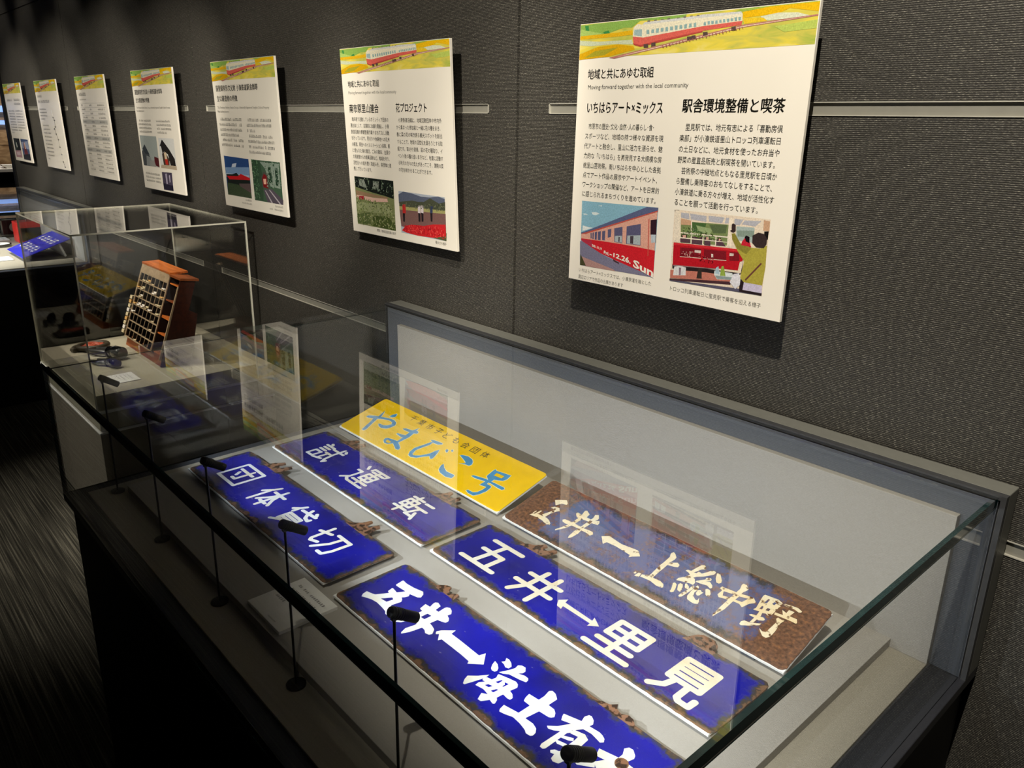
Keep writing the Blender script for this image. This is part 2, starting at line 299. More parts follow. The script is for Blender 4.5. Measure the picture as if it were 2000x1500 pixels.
GLYPH_D='''45,93 42,110 45,110 54,109 72,111 92,116 99,111 103,103 99,99 84,95 73,94 48,92;36,30 31,36 29,45 37,47 46,50 62,51 76,53 89,53 98,52 105,47 110,37 106,33 102,33 96,37 82,39 67,40 54,38 42,33;46,50 57,69 65,81 72,94 82,96 87,90 85,83 82,79 72,67 62,51;52,72 49,83 53,83 66,81 82,79 88,76 92,71 89,53 76,53 78,65 73,67 58,70;127,84 123,98 134,99 147,101 154,101 171,106 179,103 184,98 184,92 177,89 170,87 155,86 146,85 136,83 131,83;130,109 130,113 134,116 144,113 147,100 146,85 146,71 142,57 137,39 123,28 129,43 132,60 134,69 135,83 134,99;153,119 158,122 166,119 172,113 171,106 170,88 169,73 170,57 168,46 166,35 161,23 158,25 154,36 157,52 155,72 155,86 154,101 152,115;121,49 115,56 114,64 122,67 134,69 146,71 155,72 165,73 177,71 186,68 193,59 191,54 184,52 177,56 163,57 146,55 131,50 123,49;194,65 192,68 195,75 210,92 212,82 237,82 279,81 282,92 299,73 282,56 279,61 259,62 213,62 211,56 200,67 197,63;304,91 312,89 319,84 322,79 321,75 316,74 312,76 307,83;311,97 314,102 310,108 315,109 323,106 329,101 329,95 324,93 318,96;310,25 305,32 302,40 312,51 321,65 322,58 321,52 317,38 313,25;326,79 332,93 335,103 333,110 337,114 344,115 350,109 350,103 346,98 356,102 363,102 366,99 367,94 358,91 339,87 332,81;329,74 329,76 345,81 357,84 363,82 367,77 365,65 372,63 378,58 378,53 373,52 364,53 363,42 367,39 370,32 368,30 363,31 360,32 354,21 348,20 342,32 350,37 338,39 324,36 323,43 328,51 323,50 321,54 323,59 331,61 332,69|338,62 341,71 343,71 343,62|347,71 354,73 353,63 351,63 351,68|333,46 335,51 342,53 340,47|347,45 350,53 353,54 352,45;392,66 389,72 387,81 404,83 420,86 431,86 437,82 441,76 439,72 436,70 420,68 404,66;404,83 404,94 401,106 404,110 411,109 420,103 420,86 420,68 417,45 404,45 404,66;385,27 382,31 380,40 404,45 417,45 431,46 440,43 445,37 446,31 444,28 437,27 432,30 419,33 405,34 393,29;451,79 447,85 445,90 470,98 483,99 499,101 505,100 511,97 514,92 511,88 506,89 494,91 481,89 464,84;446,57 446,58 455,67 464,84 470,98 467,107 469,114 473,115 480,111 484,105 483,100 481,89 476,81 464,64 457,58 450,55;465,25 463,30 464,64 468,78 476,75 472,68 472,50 472,28 470,25;473,79 489,84 498,80 500,59 502,32 500,23 493,20 488,22 486,30 481,28 478,31 481,36 487,38 487,53 487,66 486,74 475,71;471,56 471,61 484,68 487,64 482,60;471,47 472,50 485,54 487,53 488,49 476,45;522,68 517,80 543,87 543,95 538,104 541,110 547,111 555,105 557,100 554,88 567,88 575,85 550,56 535,53 527,59 534,71;510,40 513,43 528,60 534,52 516,39'''
GLYPH_E='''277,50 268,63 278,76 281,66 343,63 340,72 360,60 346,47 345,55 285,56 288,48'''
GLYPH_F='''59,103 73,111 81,105 83,100 72,97 65,86 52,98;61,75 67,82 78,84 85,77 81,73 75,60 73,45 63,49 73,71 70,75;42,34 47,45 62,46 79,47 88,44 96,39 98,34 90,32 76,36 60,37;49,43 52,57 55,57 55,47;43,42 45,52 47,49 45,42;129,95 126,107 129,110 141,104 142,93 138,80 136,63 130,46 118,29 116,32 123,46 129,63 130,81;122,86 117,91 118,95 133,94 149,94 161,94 170,100 174,95 175,89 166,87 150,86 134,84 127,83;154,100 151,109 157,113 164,105 165,101 162,93 161,79 159,65 161,47 158,33 154,27 151,33 150,50 152,70 153,89;112,57 108,61 111,65 129,67 146,66 160,66 173,68 181,68 186,63 183,57 174,59 160,59 139,59 120,56;202,69 214,78 246,74 280,78 284,77 294,68 283,59 279,54 277,60 242,63 221,62 218,54;333,106 335,112 340,110 347,104 348,98 346,87 346,74 345,54 345,38 336,30 337,45 336,66 337,85 337,98;346,79 347,87 357,94 363,91 364,85 358,82;326,28 325,34 334,38 347,39 360,40 369,37 373,31 371,28 361,27 346,30 335,29;316,24 318,34 323,35 325,25;311,28 312,33 315,32 315,28;379,86 381,90 387,91 391,106 393,113 397,116 403,113 404,108 399,104 393,90 398,92 398,97 402,97 405,96 411,105 414,112 419,114 423,112 423,106 412,92 402,84 397,74 399,79 403,79 409,71 409,65 403,65 397,63 380,58 380,64 387,73 391,82 386,85;386,31 386,36 380,49 382,52 387,50 391,41 393,33 390,29;395,40 389,51 390,56 395,56 399,50 402,41 400,39;397,60 399,62 406,58 409,53 406,50 401,53;408,74 408,77 418,88 417,92 421,96 426,95 427,91 421,84 427,88 435,83 438,78 436,75 428,78 417,75;425,112 430,114 441,102 443,97 441,93 436,93 430,100;404,31 405,38 409,53 409,63 412,65 415,60 413,47 410,32 407,29;415,65 416,69 420,67 422,61 421,52 424,45 431,40 435,40 434,47 439,39 440,34 435,31 428,31 420,33 416,39 415,50;424,52 422,60 426,63 430,60 433,61 431,51 428,49;438,59 431,69 433,72 438,72 444,65 445,58 442,57;448,85 449,91 454,91 471,93 481,94 494,98 503,99 510,93 510,90 504,83 499,70 492,74 480,73 472,71 458,67 453,71 454,82 453,84|457,83 474,87 473,77 461,74|483,88 497,92 493,80 482,78;471,31 472,41 472,52 473,71 474,90 475,103 472,113 473,117 479,117 486,111 486,107 483,100 482,83 481,69 480,49 476,35 474,26;512,112 513,116 535,119 544,116 546,111 544,104 544,90 543,80 540,79 535,81 531,79 525,79 515,77 517,83 514,99|521,100 522,111 525,111 525,101|532,105 533,111 537,110 536,104|522,84 522,92 525,92 526,85|531,87 531,93 536,94 536,88;530,80 525,79 526,68 525,50 530,53 531,62 532,72;516,63 518,67 531,70 537,72 541,69 540,66 534,62 525,63;515,38 514,44 517,49 526,50 541,59 540,54 530,45 518,37;546,112 548,117 561,120 568,121 576,118 576,115 573,113 565,115 557,113;551,103 559,101 559,109 568,110 566,98 578,99 582,92 581,90 572,90 563,89 546,87 545,92 557,94;553,81 554,85 561,84 565,85 563,77 565,58 565,44 561,38 555,38 549,43 543,49 550,46 555,48 556,61 557,76'''
PIC_TRAIN='''86b4c8 27,325 214,322 215,450 30,453;d8e4e4 54,345 67,344 75,346 64,350 56,349;c8dce0 69,331 80,329 79,332;d0dfe2 30,350 38,349 45,351 35,352;e0e6e4 32,373 50,375 60,375 32,384;5a6284 29,387 39,384 188,323 214,322 214,327 41,388 29,390;dba592 29,390 39,387 213,328 213,400 144,398 30,399;7c7a92 27,405 42,404 81,422 115,431 182,438 213,444 213,450 30,453;b08a84 34,435 118,449 124,452 44,453;4a4a30 30,430 46,452 30,453;4c3038 115,429 131,434 131,437 117,433;cc2630 30,399 90,398 144,398 214,400 215,449 164,439 118,430 82,422 30,403;b03448 30,400 58,400 61,413 30,403;5c5a78 144,363 177,355 180,395 145,396;5c5a78 114,370 134,365 136,396 116,396;5c5a78 84,379 92,377 92,396 85,396;5c5a78 73,381 81,379 81,397 74,397;5c5a78 65,383 71,381 71,397 66,397;5c5a78 59,385 63,383 63,397 60,397;5c5a78 54,386 57,385 58,396 55,396;5c5a78 98,374 107,372 107,387 99,390;a9b4b8 147,380 178,376 179,394 147,395;a9b4b8 117,384 134,382 135,395 117,395;4a4048 154,380 162,379 162,394 155,394;4a4048 126,385 129,385 129,394 126,394;35202a 199,346 213,343 215,386 201,372;b8c4cc 202,372 213,371 214,385 204,387;c0554a 194,344 196,343 200,412 198,412;c0554a 29,390 214,327 214,329 41,389'''
PIC_TROLLEY='''e6d6c0 250,322 438,321 438,446 252,449;7a8a58 265,341 363,337 366,372 269,379;48663a 289,340 318,340 315,357 292,357;96a878 298,345 333,348 327,357 303,354;5a6a48 324,341 359,338 358,352 334,355;a8b8b4 377,338 411,337 412,362 379,361;86988c 379,345 411,342 411,352 382,355;b4b4bc 264,326 281,326 283,336 265,335;b4b4bc 283,326 317,327 318,337 286,336;b4b4bc 321,326 353,326 349,336 323,336;b4b4bc 356,326 363,326 362,335 354,336;b4b4bc 372,326 389,326 383,336 373,336;b4b4bc 391,327 422,325 412,335 387,334;c8a080 265,336 287,338 288,346 266,347;c8a080 426,323 437,324 438,340 427,340;1c1818 429,341 437,340 437,354 430,350;3c3838 250,323 260,322 253,330;58404a 267,370 288,369 289,377 268,378;58404a 292,365 314,364 315,377 292,378;58404a 317,363 329,363 331,377 318,377;58404a 340,364 351,364 361,374 341,375;2a2020 269,364 281,363 281,371 270,371;2a2020 307,358 313,359 313,363 306,362;2a2020 321,360 328,360 327,366 320,366;2a2020 344,361 350,361 350,367 344,367;d8a898 271,365 279,364 279,369 273,369;d8a898 321,362 327,362 326,367 321,367;d8a898 346,362 350,363 349,366 346,366;efe4d2 266,360 364,357 365,359 266,362;efe4d2 267,369 366,366 366,367 267,371;efe4d2 287,338 289,338 292,378 290,378;efe4d2 313,359 315,358 316,377 314,377;efe4d2 339,358 341,358 342,375 340,375;efe2cc 362,326 370,326 372,374 363,374;e8dcc8 252,323 262,323 268,378 253,380;2c2426 255,419 395,415 397,391 397,415 383,426 256,427;b81c28 254,380 367,376 396,375 396,394 391,396 389,411 365,412 256,421;d03038 254,380 396,375 397,379 254,384;7c1c26 269,387 313,384 314,400 270,403;7c1c26 319,384 363,382 365,397 320,400;7c1c26 370,382 388,381 390,395 371,397;d8c8c0 300,388 313,387 313,392 300,392;d8c8c0 334,390 338,390 339,396 335,396;d8c8c0 370,384 378,384 378,388 370,389;e8d8c8 270,403 314,400 314,401 270,404;e8d8c8 319,400 365,397 365,398 319,401;9a7a7c 258,420 346,414 347,415 258,422;58566a 252,448 398,441 438,442 438,446 252,450;c07868 252,430 314,424 382,422 378,432 253,445;4a3036 252,446 378,432 378,437 252,449;d8d8d8 260,423 270,420 285,421 286,435 259,439;88707c 270,423 275,423 275,436 272,437;38302c 311,419 318,418 320,436 309,437;d4dcdc 344,418 379,417 383,424 378,429 351,432 344,425;8c9c9c 346,426 381,424 377,429 351,431;90a848 357,409 361,407 367,424 356,425;a8c0cc 346,413 351,409 355,423 346,423;2a2024 394,424 406,422 438,441 438,446 396,446;c8c0d8 403,429 437,429 438,442 402,442;aca244 370,351 376,350 388,365 409,370 427,369 437,363 439,397 437,429 403,429 395,423 399,394 385,379 372,360;8a8238 370,351 376,350 388,365 410,371 401,382 384,375 372,360;6a4038 430,392 432,394 406,426 404,424;3a2c2c 368,336 371,334 376,336 377,346 373,349 370,349 366,347 369,345;3a2e2e 409,350 419,344 429,345 436,352 436,361 432,368 418,368 410,362;c42838 391,362 395,356 404,358 409,369 390,368;1c1418 395,354 398,351 404,353 405,363 398,361;dcdce4 382,418 392,415 396,424 396,435 388,443 376,433'''
PIC_GRASS='''7c8458 26,330 217,331 215,462 26,462;1e2420 26,330 217,331 214,378 173,373 116,369 29,359;8c9488 45,336 75,336 87,359 50,354;8c9488 120,337 149,337 143,359 117,357;dcb4a4 30,380 114,382 183,380 186,388 112,394 30,388;94785c 28,368 137,374 187,376 187,380 30,381;9c2c34 43,383 69,381 67,391 43,393;48562c 107,431 181,428 214,441 215,462 103,460;98a074 31,401 185,396 203,418 108,423 31,422;5c6a40 29,434 93,424 96,457 28,460'''
PIC_FLOWERS='''b0b8c4 238,355 434,356 434,463 241,463;5c6478 237,364 259,355 298,357 337,362 374,361 408,356 434,360 433,389 237,387;4c5040 238,383 297,375 322,376 348,374 374,363 410,373 435,367 434,389 238,395;a4a068 238,394 434,388 434,398 238,405;7c5c58 238,403 435,396 434,455 242,446;586040 404,443 436,443 434,463 378,461;d02c30 244,457 262,443 290,437 342,435 381,427 433,422 433,451 378,461 314,463 267,461;2c2428 252,405 263,404 260,433 252,433;2c2428 321,399 331,398 329,426 321,426;2c2428 334,398 344,397 342,424 334,425;2c2428 372,394 382,393 380,420 373,421;b83030 252,388 267,387 267,410 252,411;d8ccd0 321,384 332,385 331,404 320,404;d8ccd0 334,383 345,384 344,403 333,402;38405c 372,383 385,382 382,399 372,400'''
PIC_STATION='''2c4c84 28,310 226,313 221,444 28,445;7c9cc4 31,350 222,340 220,367 31,369;a8bcd4 25,369 221,367 220,378 30,383;c8d4e4 92,335 127,331 117,345 83,347;1c2420 33,373 82,371 118,364 138,372 221,376 220,408 36,411;3c4c34 33,402 129,405 221,426 221,444 28,445;5c4c4c 130,400 223,394 221,426 139,409;c81c24 36,379 126,375 152,366 203,373 221,375 221,383 54,390'''
PIC_TUNNEL='''44604a 247,313 453,313 450,446 245,447;8c9c90 309,318 444,318 441,396 371,393 344,338;38503c 247,313 310,314 325,378 310,442 245,447;2c4434 365,333 385,331 391,387 364,380;2c4434 414,330 432,333 429,389 411,386;4c5048 310,366 332,347 360,354 363,404 314,401;7c1c20 315,370 332,355 351,361 353,401 320,399;f0b8a0 324,372 344,371 342,388 324,389;58505c 318,408 379,401 453,430 450,446 339,446;b8b0b8 328,409 334,409 378,446 368,447;b8b0b8 358,405 364,404 436,445 426,446'''
PIC_BANNER='''8ab054 -1,2 124,-1 167,-3 241,-5 237,7 143,4 125,14 106,13 61,22 1,20;3f8a4a 58,17 71,15 77,25 62,25;3f8a4a 12,4 21,4 23,14 15,14;a8c46a 0,9 54,19 51,24 1,22;e0b020 1,21 94,20 126,18 128,26 88,27 0,27;c8d0b0 0,37 0,29 49,33 127,34 130,42 83,39 29,40;d8a818 1,63 1,53 46,42 96,40 131,45 135,51 74,60;a8a030 13,60 40,49 96,45 64,57;9cb850 341,0 394,0 457,0 474,-1 475,3 394,3 347,5;e8b818 347,6 394,2 474,2 476,15 427,7 409,13 348,15;d8dcc0 379,15 409,12 441,14 462,20 442,21 385,22;e8c430 348,15 384,17 392,22 352,24;b8c860 405,31 475,26 476,38 422,40;d0d0cc 153,7 266,5 269,4 344,5 347,10 270,11 153,16 148,11;e6dfc4 129,14 137,9 150,11 266,9 347,8 348,19 272,22 152,32 128,29;d86458 128,29 152,32 272,22 348,19 347,25 275,29 189,40 147,47 132,43;b84c44 132,43 147,47 275,31 275,29 189,38 147,44 130,40;9cb4b4 131,18 148,18 149,30 131,27;b87870 75,62 148,52 349,25 474,19 475,21 350,29 190,51 88,64;e8dcc0 91,62 148,54 349,27 475,20 350,28 148,55;8cacac 158,20 164,20 165,27 159,27;8cacac 169,20 175,20 175,26 169,26;8cacac 179,19 185,19 185,26 179,26;8cacac 189,19 195,19 195,25 189,25;8cacac 199,18 204,18 205,25 199,25;8cacac 208,18 214,18 215,24 209,24;8cacac 218,17 224,17 224,24 219,24;8cacac 228,17 233,17 234,23 228,23;8cacac 237,17 243,16 243,23 238,23;8cacac 247,16 252,16 253,22 247,22;8cacac 256,16 261,15 262,22 257,22;8cacac 276,16 280,16 281,21 276,21;8cacac 283,15 288,15 288,20 284,20;8cacac 290,15 295,15 295,20 291,20;8cacac 298,15 302,15 303,20 298,20;8cacac 305,15 309,14 310,19 306,19;8cacac 312,14 316,14 317,19 313,19;8cacac 319,14 324,14 324,19 320,19;8cacac 326,14 331,14 331,18 327,18;8cacac 333,13 338,13 338,18 334,18;8cacac 340,13 345,13 345,18 341,18;5a4844 154,43 164,43 165,49 155,49;5a4844 171,42 180,41 181,47 171,48;5a4844 245,36 254,36 255,41 246,42;5a4844 254,35 262,35 263,40 254,41;5a4844 276,31 285,31 286,36 277,37;5a4844 329,27 337,26 338,32 330,32;7c7468 159,5 165,5 165,7 159,7;7c7468 173,5 179,5 180,6 174,6;7c7468 188,5 193,5 194,6 188,6;7c7468 202,4 207,4 207,6 202,6;7c7468 221,5 227,5 227,6 221,6;7c7468 234,4 240,4 240,6 235,6;7c7468 248,4 253,4 253,5 248,5;7c7468 261,4 266,4 266,5 261,5;a06058 349,28 350,27 351,31 350,31;a06058 343,28 344,28 346,32 344,32;a06058 337,29 338,29 340,33 339,33;a06058 331,30 332,30 334,33 333,33;a06058 325,31 326,30 328,34 327,34;a06058 319,31 320,31 322,35 321,35;a06058 313,32 314,32 316,36 314,36;a06058 307,33 308,33 310,36 308,36;a06058 300,34 302,34 304,37 302,37;a06058 294,34 296,34 297,38 296,38;a06058 288,35 289,35 291,39 290,39;a06058 282,36 283,36 285,40 283,40;a06058 275,37 277,37 278,40 277,40;a06058 269,38 270,37 272,41 271,41;a06058 263,38 264,38 266,42 264,42;a06058 256,39 257,39 259,43 258,43;a06058 250,40 251,40 253,44 251,44;a06058 243,41 244,41 246,44 245,45;a06058 236,42 238,42 240,45 238,45;a06058 230,43 231,42 233,46 231,46;a06058 223,43 224,43 226,47 225,47;a06058 216,44 218,44 219,48 218,48;a06058 209,45 211,45 213,49 211,49;a06058 202,46 204,46 206,50 204,50;a06058 195,47 197,47 199,51 197,51'''
# ------------------------------------------------------------------ the room
def struct(o): o['kind'] = 'structure'; return o
struct(MB().box(-9, 5, -5, 2, -.05, 0).build('floor', M['carpet']))
struct(MB().box(-9, 5, -5, 2, 2.95, 3.0).build('ceiling', M['ceil']))
wb = struct(MB().box(-4.545, 3.2, .022, .12, 0, 2.95).build('wall_back', M['seam']))
seams = [-4.55, -2.889, -1.180, .6152, 2.37, 3.2]; slots = [(-4.45,-3.0), (-2.805,-1.278), (-1.096,.519), (.714,2.26), (2.45,3.15)]
for i in range(5):
    x0, x1 = seams[i]+.004, seams[i+1]-.004; s0, s1 = slots[i]; b = MB()
    ZS = [(0,.924), (.948,1.537), (1.558,2.112), (2.118,2.95)]
    for a, c in ZS: b.box(x0, x1, 0, .024, a, c)
    for a, c in ((.924,.948), (1.537,1.558)): b.box(x0, s0, 0, .024, a, c); b.box(s1, x1, 0, .024, a, c)
    b.build('wall_panel', M['wall'], wb)
    for a, c in ((.924,.948), (1.537,1.558)):
        r = MB(); r.box(s0, s1, -.002, .003, c-.0015, c); r.box(s0, s1, -.002, .003, a, a+.0015); r.box(s0, s0+.0018, -.002, .003, a, c); r.box(s1-.0018, s1, -.002, .003, a, c)
        r.cur = 1; r.box(s0, s1, .003, .0215, a, c); r.build('hanging_rail', [M['alu'], M['aluin']], wb)
struct(MB().box(-4.60, -4.545, -.012, .12, 0, 2.95).build('trim_1', M['black']))
struct(MB().box(-9, -8.9, -5, 2, 0, 2.95).build('wall_left', M['far_grey']))
struct(MB().box(-9, 5, 2, 2.05, 0, 2.95).build('wall_rear', M['ceil']))
struct(MB().box(-9, 5, -5.05, -5, 0, 2.95).build('wall_front', M['ceil']))
struct(MB().box(5, 5.05, -5, 2, 0, 2.95).build('wall_right', M['ceil']))

# ------------------------------------------------------------------ display cases
def make_case(x0, x1, label):
    yf, yb, zt = -.911, -.056, 1.0315; t = empty('display_case', ((x0+x1)/2, (yf+yb)/2, 0), label, 'display case')
    MB().box(x0+.012, x1-.012, yf+.012, -.003, 0, .700).build('plinth', M['black'], t, bevel=.002)
    b = MB(); b.box(x0, x1, yf, -.003, .7125, .7297); b.box(x0+.005, x1-.005, yf+.005, -.003, .700, .7125); b.build('base_rail', M['rail'], t, bevel=.0012)
    MB().box(x0+.011, x1-.011, yf+.011, yb-.001, .7262, .7300).build('grey_deck', M['cloth_dark'], t)
    MB().box(x0+.042, x1-.052, yf+.039, yb-.001, .7300, .7345).build('floor_board', M['cloth_floor'], t, bevel=.0008)
    b = MB(); zc = zt+.003
    b.box(x0, x1, yb+.012, -.003, .7297, zc)                      # back body
    b.build('back_frame', M['frame'], t, bevel=.0015)
    b = MB(); b.box(x0, x1, yb, yb+.012, zc-.007, zc); b.box(x0, x0+.007, yb, yb+.012, .7297, zc-.007); b.box(x1-.007, x1, yb, yb+.012, .7297, zc-.007); b.build('frame_lip', M['framed'], t)
    MB().box(x0+.010, x1-.010, yb+.002, yb+.012, .7300, zc-.010).build('frame_cloth', M['cloth_grey'], t)
    MB().box(x0+.074, x1-.052, yb-.011, yb+.002, .7346, .9885).build('back_panel', M['cloth_beige'], t, bevel=.0008)
    G = [M['glass'], M['glass_edge']]
    MB().box(x0+.001, x1-.010, yf, yb, zt-.012, zt, [0,1,1,0,0,0]).build('glass_top', G, t)
    b = MB(); b.box(x0+.001, x1-.010, yf+.0004, yf+.013, zt-.0140, zt-.0122); b.box(x1-.023, x1-.0104, yf+.0134, yb, zt-.0140, zt-.0122); b.build('bond_line', M['glass_edge'], t)
    b = MB(); b.box(x0+.001, x1-.0101, yf-.0002, yf+.003, zt-.0166, zt-.0142); b.box(x1-.0135, x1-.0101, yf+.0034, yb, zt-.0166, zt-.0142); b.build('polished_arris', M['alu_shine'], t, bevel=.0008)
    MB().box(x0+.001, x1-.010, yf+.0005, yf+.0085, .7297, zt-.0167, [1,1,0,0,1,1]).build('glass_front', G, t)
    MB().box(x0+.001, x0+.009, yf+.0088, yb-.0003, .7297, zt-.0167, [0,0,1,0,1,1]).build('glass_side', G, t)
    MB().box(x1-.018, x1-.010, yf+.0088, yb-.0003, .7297, zt-.0167, [0,0,1,0,1,1]).build('glass_side', G, t)
    return t
make_case(.1494, 1.6850, 'large black display case with glass hood in the foreground, holding the enamel railway signs')
make_case(-4.36, -2.775, 'far black display case against the wall behind the clear acrylic box')
pf = MB().box(.246, 1.577, -.804, -.062, .7345, .7503).build('display_platform', M['cloth_beige'], bevel=.0008)
tag(pf, 'low grey cloth-covered platform under the enamel signs in the near glass case', 'platform')

# ------------------------------------------------------------------ enamel signs
def shapes(s, k=.001): return [[[tuple(float(q)*k for q in p.split(',')) for p in r.split()] for r in sh.split('|')] for sh in s.split(';')]
def jig(L, W, r, amp, seed, notch=()):
    rnd = random.Random(seed); pts = []
    def seg(a, b):
        n = max(2, int((Vector(b)-Vector(a)).length/.008))
        for i in range(n): u = i/n; pts.append((a[0]+(b[0]-a[0])*u, a[1]+(b[1]-a[1])*u))
    cs = [(L-r, r, -90), (L-r, W-r, 0), (r, W-r, 90), (r, r, 180)]; prev = (r, 0)
    for cx, cy, a0 in cs:
        st = (cx+r*math.cos(math.radians(a0)), cy+r*math.sin(math.radians(a0))); seg(prev, st)
        for k in range(5):
            a = math.radians(a0+90*k/5); pts.append((cx+r*math.cos(a), cy+r*math.sin(a)))
        prev = (cx+r*math.cos(math.radians(a0+90)), cy+r*math.sin(math.radians(a0+90)))
    return [(x+rnd.uniform(-amp, amp), y+rnd.uniform(-amp, amp)) for x, y in pts]
def grow(ring, d):
    n = len(ring); ar = sum(ring[i][0]*ring[(i+1) % n][1]-ring[(i+1) % n][0]*ring[i][1] for i in range(n)); sg = 1 if ar > 0 else -1; out = []
    for i in range(n):
        a, b, c = Vector(ring[i-1]), Vector(ring[i]), Vector(ring[(i+1) % n]); e = (b-a).normalized()+(c-b).normalized()
        if e.length < .2: e = (c-b)
        e.normalize(); out.append((b.x+e.y*d*sg, b.y-e.x*d*sg))
    return out
def sign(name, loc, L, W, mat, label, th=0, hooks=(), backing=True, wedge=0, amp=.0005, seed=1):
    t = empty(name, loc, label, 'sign', rx=th)
    o = jig(L, W, .009, amp, seed); b = MB(); b.prism(o, -.0022, -.0008); b.prism(o, -.0008, 0, inset=.0015)
    b.build('enamel_plate', mat, t, world=False)
    for poly in hooks:
        MB().prism([(x/1000, y/1000) for x, y in poly], -.003, .0006, inset=.0006, fn=lambda x, y, z: (x, y, z+max(0, (y-.15))*.12)).build('iron_hook', M['rust'], t, world=False)
    if wedge:
        b = MB(); x0, x1 = .03, L-.05; hh = wedge
        v = [(x0,.004,-.0025),(x1,.004,-.0025),(x1,W-.02,-.0025),(x0,W-.02,-.0025)]
        s_, c_ = math.sin(th), math.cos(th)
        def down(p):  # drop to the platform level
            y, z = p[1]*c_-p[2]*s_, -.0135; return (p[0], y*c_+z*s_, -y*s_+z*c_)
        v2 = [down(p) for p in v]
        b.add(v2+v, [(0,3,2,1),(4,5,6,7),(0,1,5,4),(1,2,6,5),(2,3,7,6),(3,0,4,7)]); b.build('sloped_support', M['cloth_grey'], t, world=False)
        MB().box(-.001, L+.0, -.0020, W-.004, -.0060, -.0024).build('backing_board', M['foam'], t, world=False)
    elif backing:
        MB().box(.012, L-.02, .012, W-.02, -.0134, -.0062).build('riser_block', M['cloth_grey'], t, world=False)
        MB().box(-.0016, L-.004, -.0018, W-.008, -.0060, -.0024).build('backing_board', M['foam'], t, world=False)
    return t
def letters(t, data, z=.0004, mat='enamel_white', name='painted_stroke', g=0):
    b = MB()
    for i, rings in enumerate(data):
        rings = [grow(r, g) if g and len(r) > 2 else r for r in rings]
        MB().flat(rings, z+.00002*(i % 9)).build(name, M[mat], t, world=False)
    return t
XY = lambda x, y, z: (x, y, z)
def kanji(t, glyphs, w, mat, z=.0004):
    # rounded gothic characters: each one a part, strokes are round-ended bars; strokes "x,y x,y ..." in mm, ";" between strokes
    for ch in glyphs:
        b = MB(); k = 0; r = w/2000
        for s in ch.split(';'):
            P = [Vector([float(v)/1000 for v in p.split(',')]) for p in s.split()]
            for p, q in zip(P, P[1:]):
                a = math.atan2(q.y-p.y, q.x-p.x); ring = []
                for c, a0 in ((q, a-math.pi/2), (p, a+math.pi/2)):
                    for m in range(9): th = a0+math.pi*m/8; ring.append((c.x+r*math.cos(th), c.y+r*math.sin(th)))
                b.flat([ring], z+.000012*k); k += 1
        b.build('enamel_character', M[mat], t, world=False)
HK = [[(93,137),(99,146),(103,158),(112,164),(122,176),(129,174),(121,160),(137,155),(152,177),(158,174),(152,158),(158,148),(156,136)], [(449,137),(453,146),(462,152),(472,160),(481,177),(487,176),(486,160),(497,160),(506,178),(513,176),(510,158),(516,147),(518,136)]]
HB = [[(86,137),(92,152),(100,160),(110,172),(118,170),(114,158),(128,160),(140,173),(148,168),(144,150),(152,137)], [(452,137),(458,150),(470,158),(476,172),(484,172),(486,158),(500,156),(508,172),(514,168),(512,148),(520,137)]]
HE = [[(95,137),(103,149),(118,155),(130,170),(138,168),(134,158),(148,158),(156,172),(163,168),(158,150),(166,137)], [(462,137),(466,146),(474,160),(482,166),(503,167),(512,160),(516,146),(524,137)]]
HD = [[(90,140),(94,150),(104,158),(114,160),(117,152),(126,148),(136,156),(141,155),(144,140)], [(456,140),(462,148),(474,151),(482,159),(486,152),(495,149),(505,154),(514,153),(521,147),(524,140)]]
L_, W_ = .608, .147
BL1 = lin('16189c')
eA = enamel(L_, W_, 'blue_enamel', BL1, lin('16155e'), .009); eF = enamel(.613, W_, 'rusted_blue_enamel', lin('4a5486'), lin('687094'), .012, 1.0)
A = sign('enamel_sign', (.272,-.677,.764), L_, W_, eA, 'blue enamel sign reading 団体貸切 in white, leftmost front plate in the near case', hooks=HK, seed=3)
kanji(A, ['73,38 73,110 151,110 151,38 73,38;86,88 138,88;122,100 122,54 108,54;97,77 104,66', '233,110 228,95 214,76;226,88 226,36;240,92 282,92;261,111 261,36;259,90 252,70 239,50;263,90 270,70 284,52;250,52 273,52', '344,110 338,98 328,88;338,96 338,82;350,97 396,101;366,111 372,96 382,85 396,82 397,88;385,110 391,105;342,74 386,74 386,46 342,46 342,74;342,64.5 386,64.5;342,55 386,55;352,44 334,33;374,44 396,33', '444,84 474,92;457,108 457,58 462,52 478,58;486,100 528,100 526,60 520,42 506,42;504,98 500,70 484,42'], 8.0, 'enamel_white')
MB().prism([(x/1000,y/1000) for x,y in [(268,-1),(276,8),(287,12),(297,8),(304,5),(312,10),(323,14),(332,8),(341,-1),(320,2),(300,1)]], .0002, .0008).build('rust_chip', M['rust'], A, world=False)
B = sign('enamel_sign', (.278,-.474,.764), L_, W_, eA, 'blue enamel sign reading 試運転 in white, left plate between the yellow sign and the front row', hooks=HB, seed=4)
kanji(B, ['88,113 95,109;81,102 114,102;86,91 110,91;86,80 110,80;88,68 110,68 110,43 88,43 88,68;118,98 160,98;142,115 144,80 150,55 158,42 161,50;152,112 158,107;120,76 138,76;129,76 129,46;117,42 141,49', '254,112 262,102;250,84 266,84 266,50;266,52 252,36;262,46 276,37 332,36;276,104 276,112 330,112 328,103;284,101 322,101;286,90 320,90 320,62 286,62 286,90;286,76 320,76;278,51 330,51;303,106 303,43', '440,103 474,103;443,92 472,92 472,64 443,64 443,92;443,78 472,78;438,52 477,52;457,112 457,36;484,101 508,101;480,78 514,78;494,76 484,46 506,46;500,60 512,38'], 7.6, 'enamel_white')
D = sign('enamel_sign', (.919,-.681,.764), L_, W_, eA, 'blue enamel sign reading 五井⇔海士有木 in brush lettering, nearest plate in the case', hooks=HD, seed=5)
letters(D, shapes(GLYPH_D))
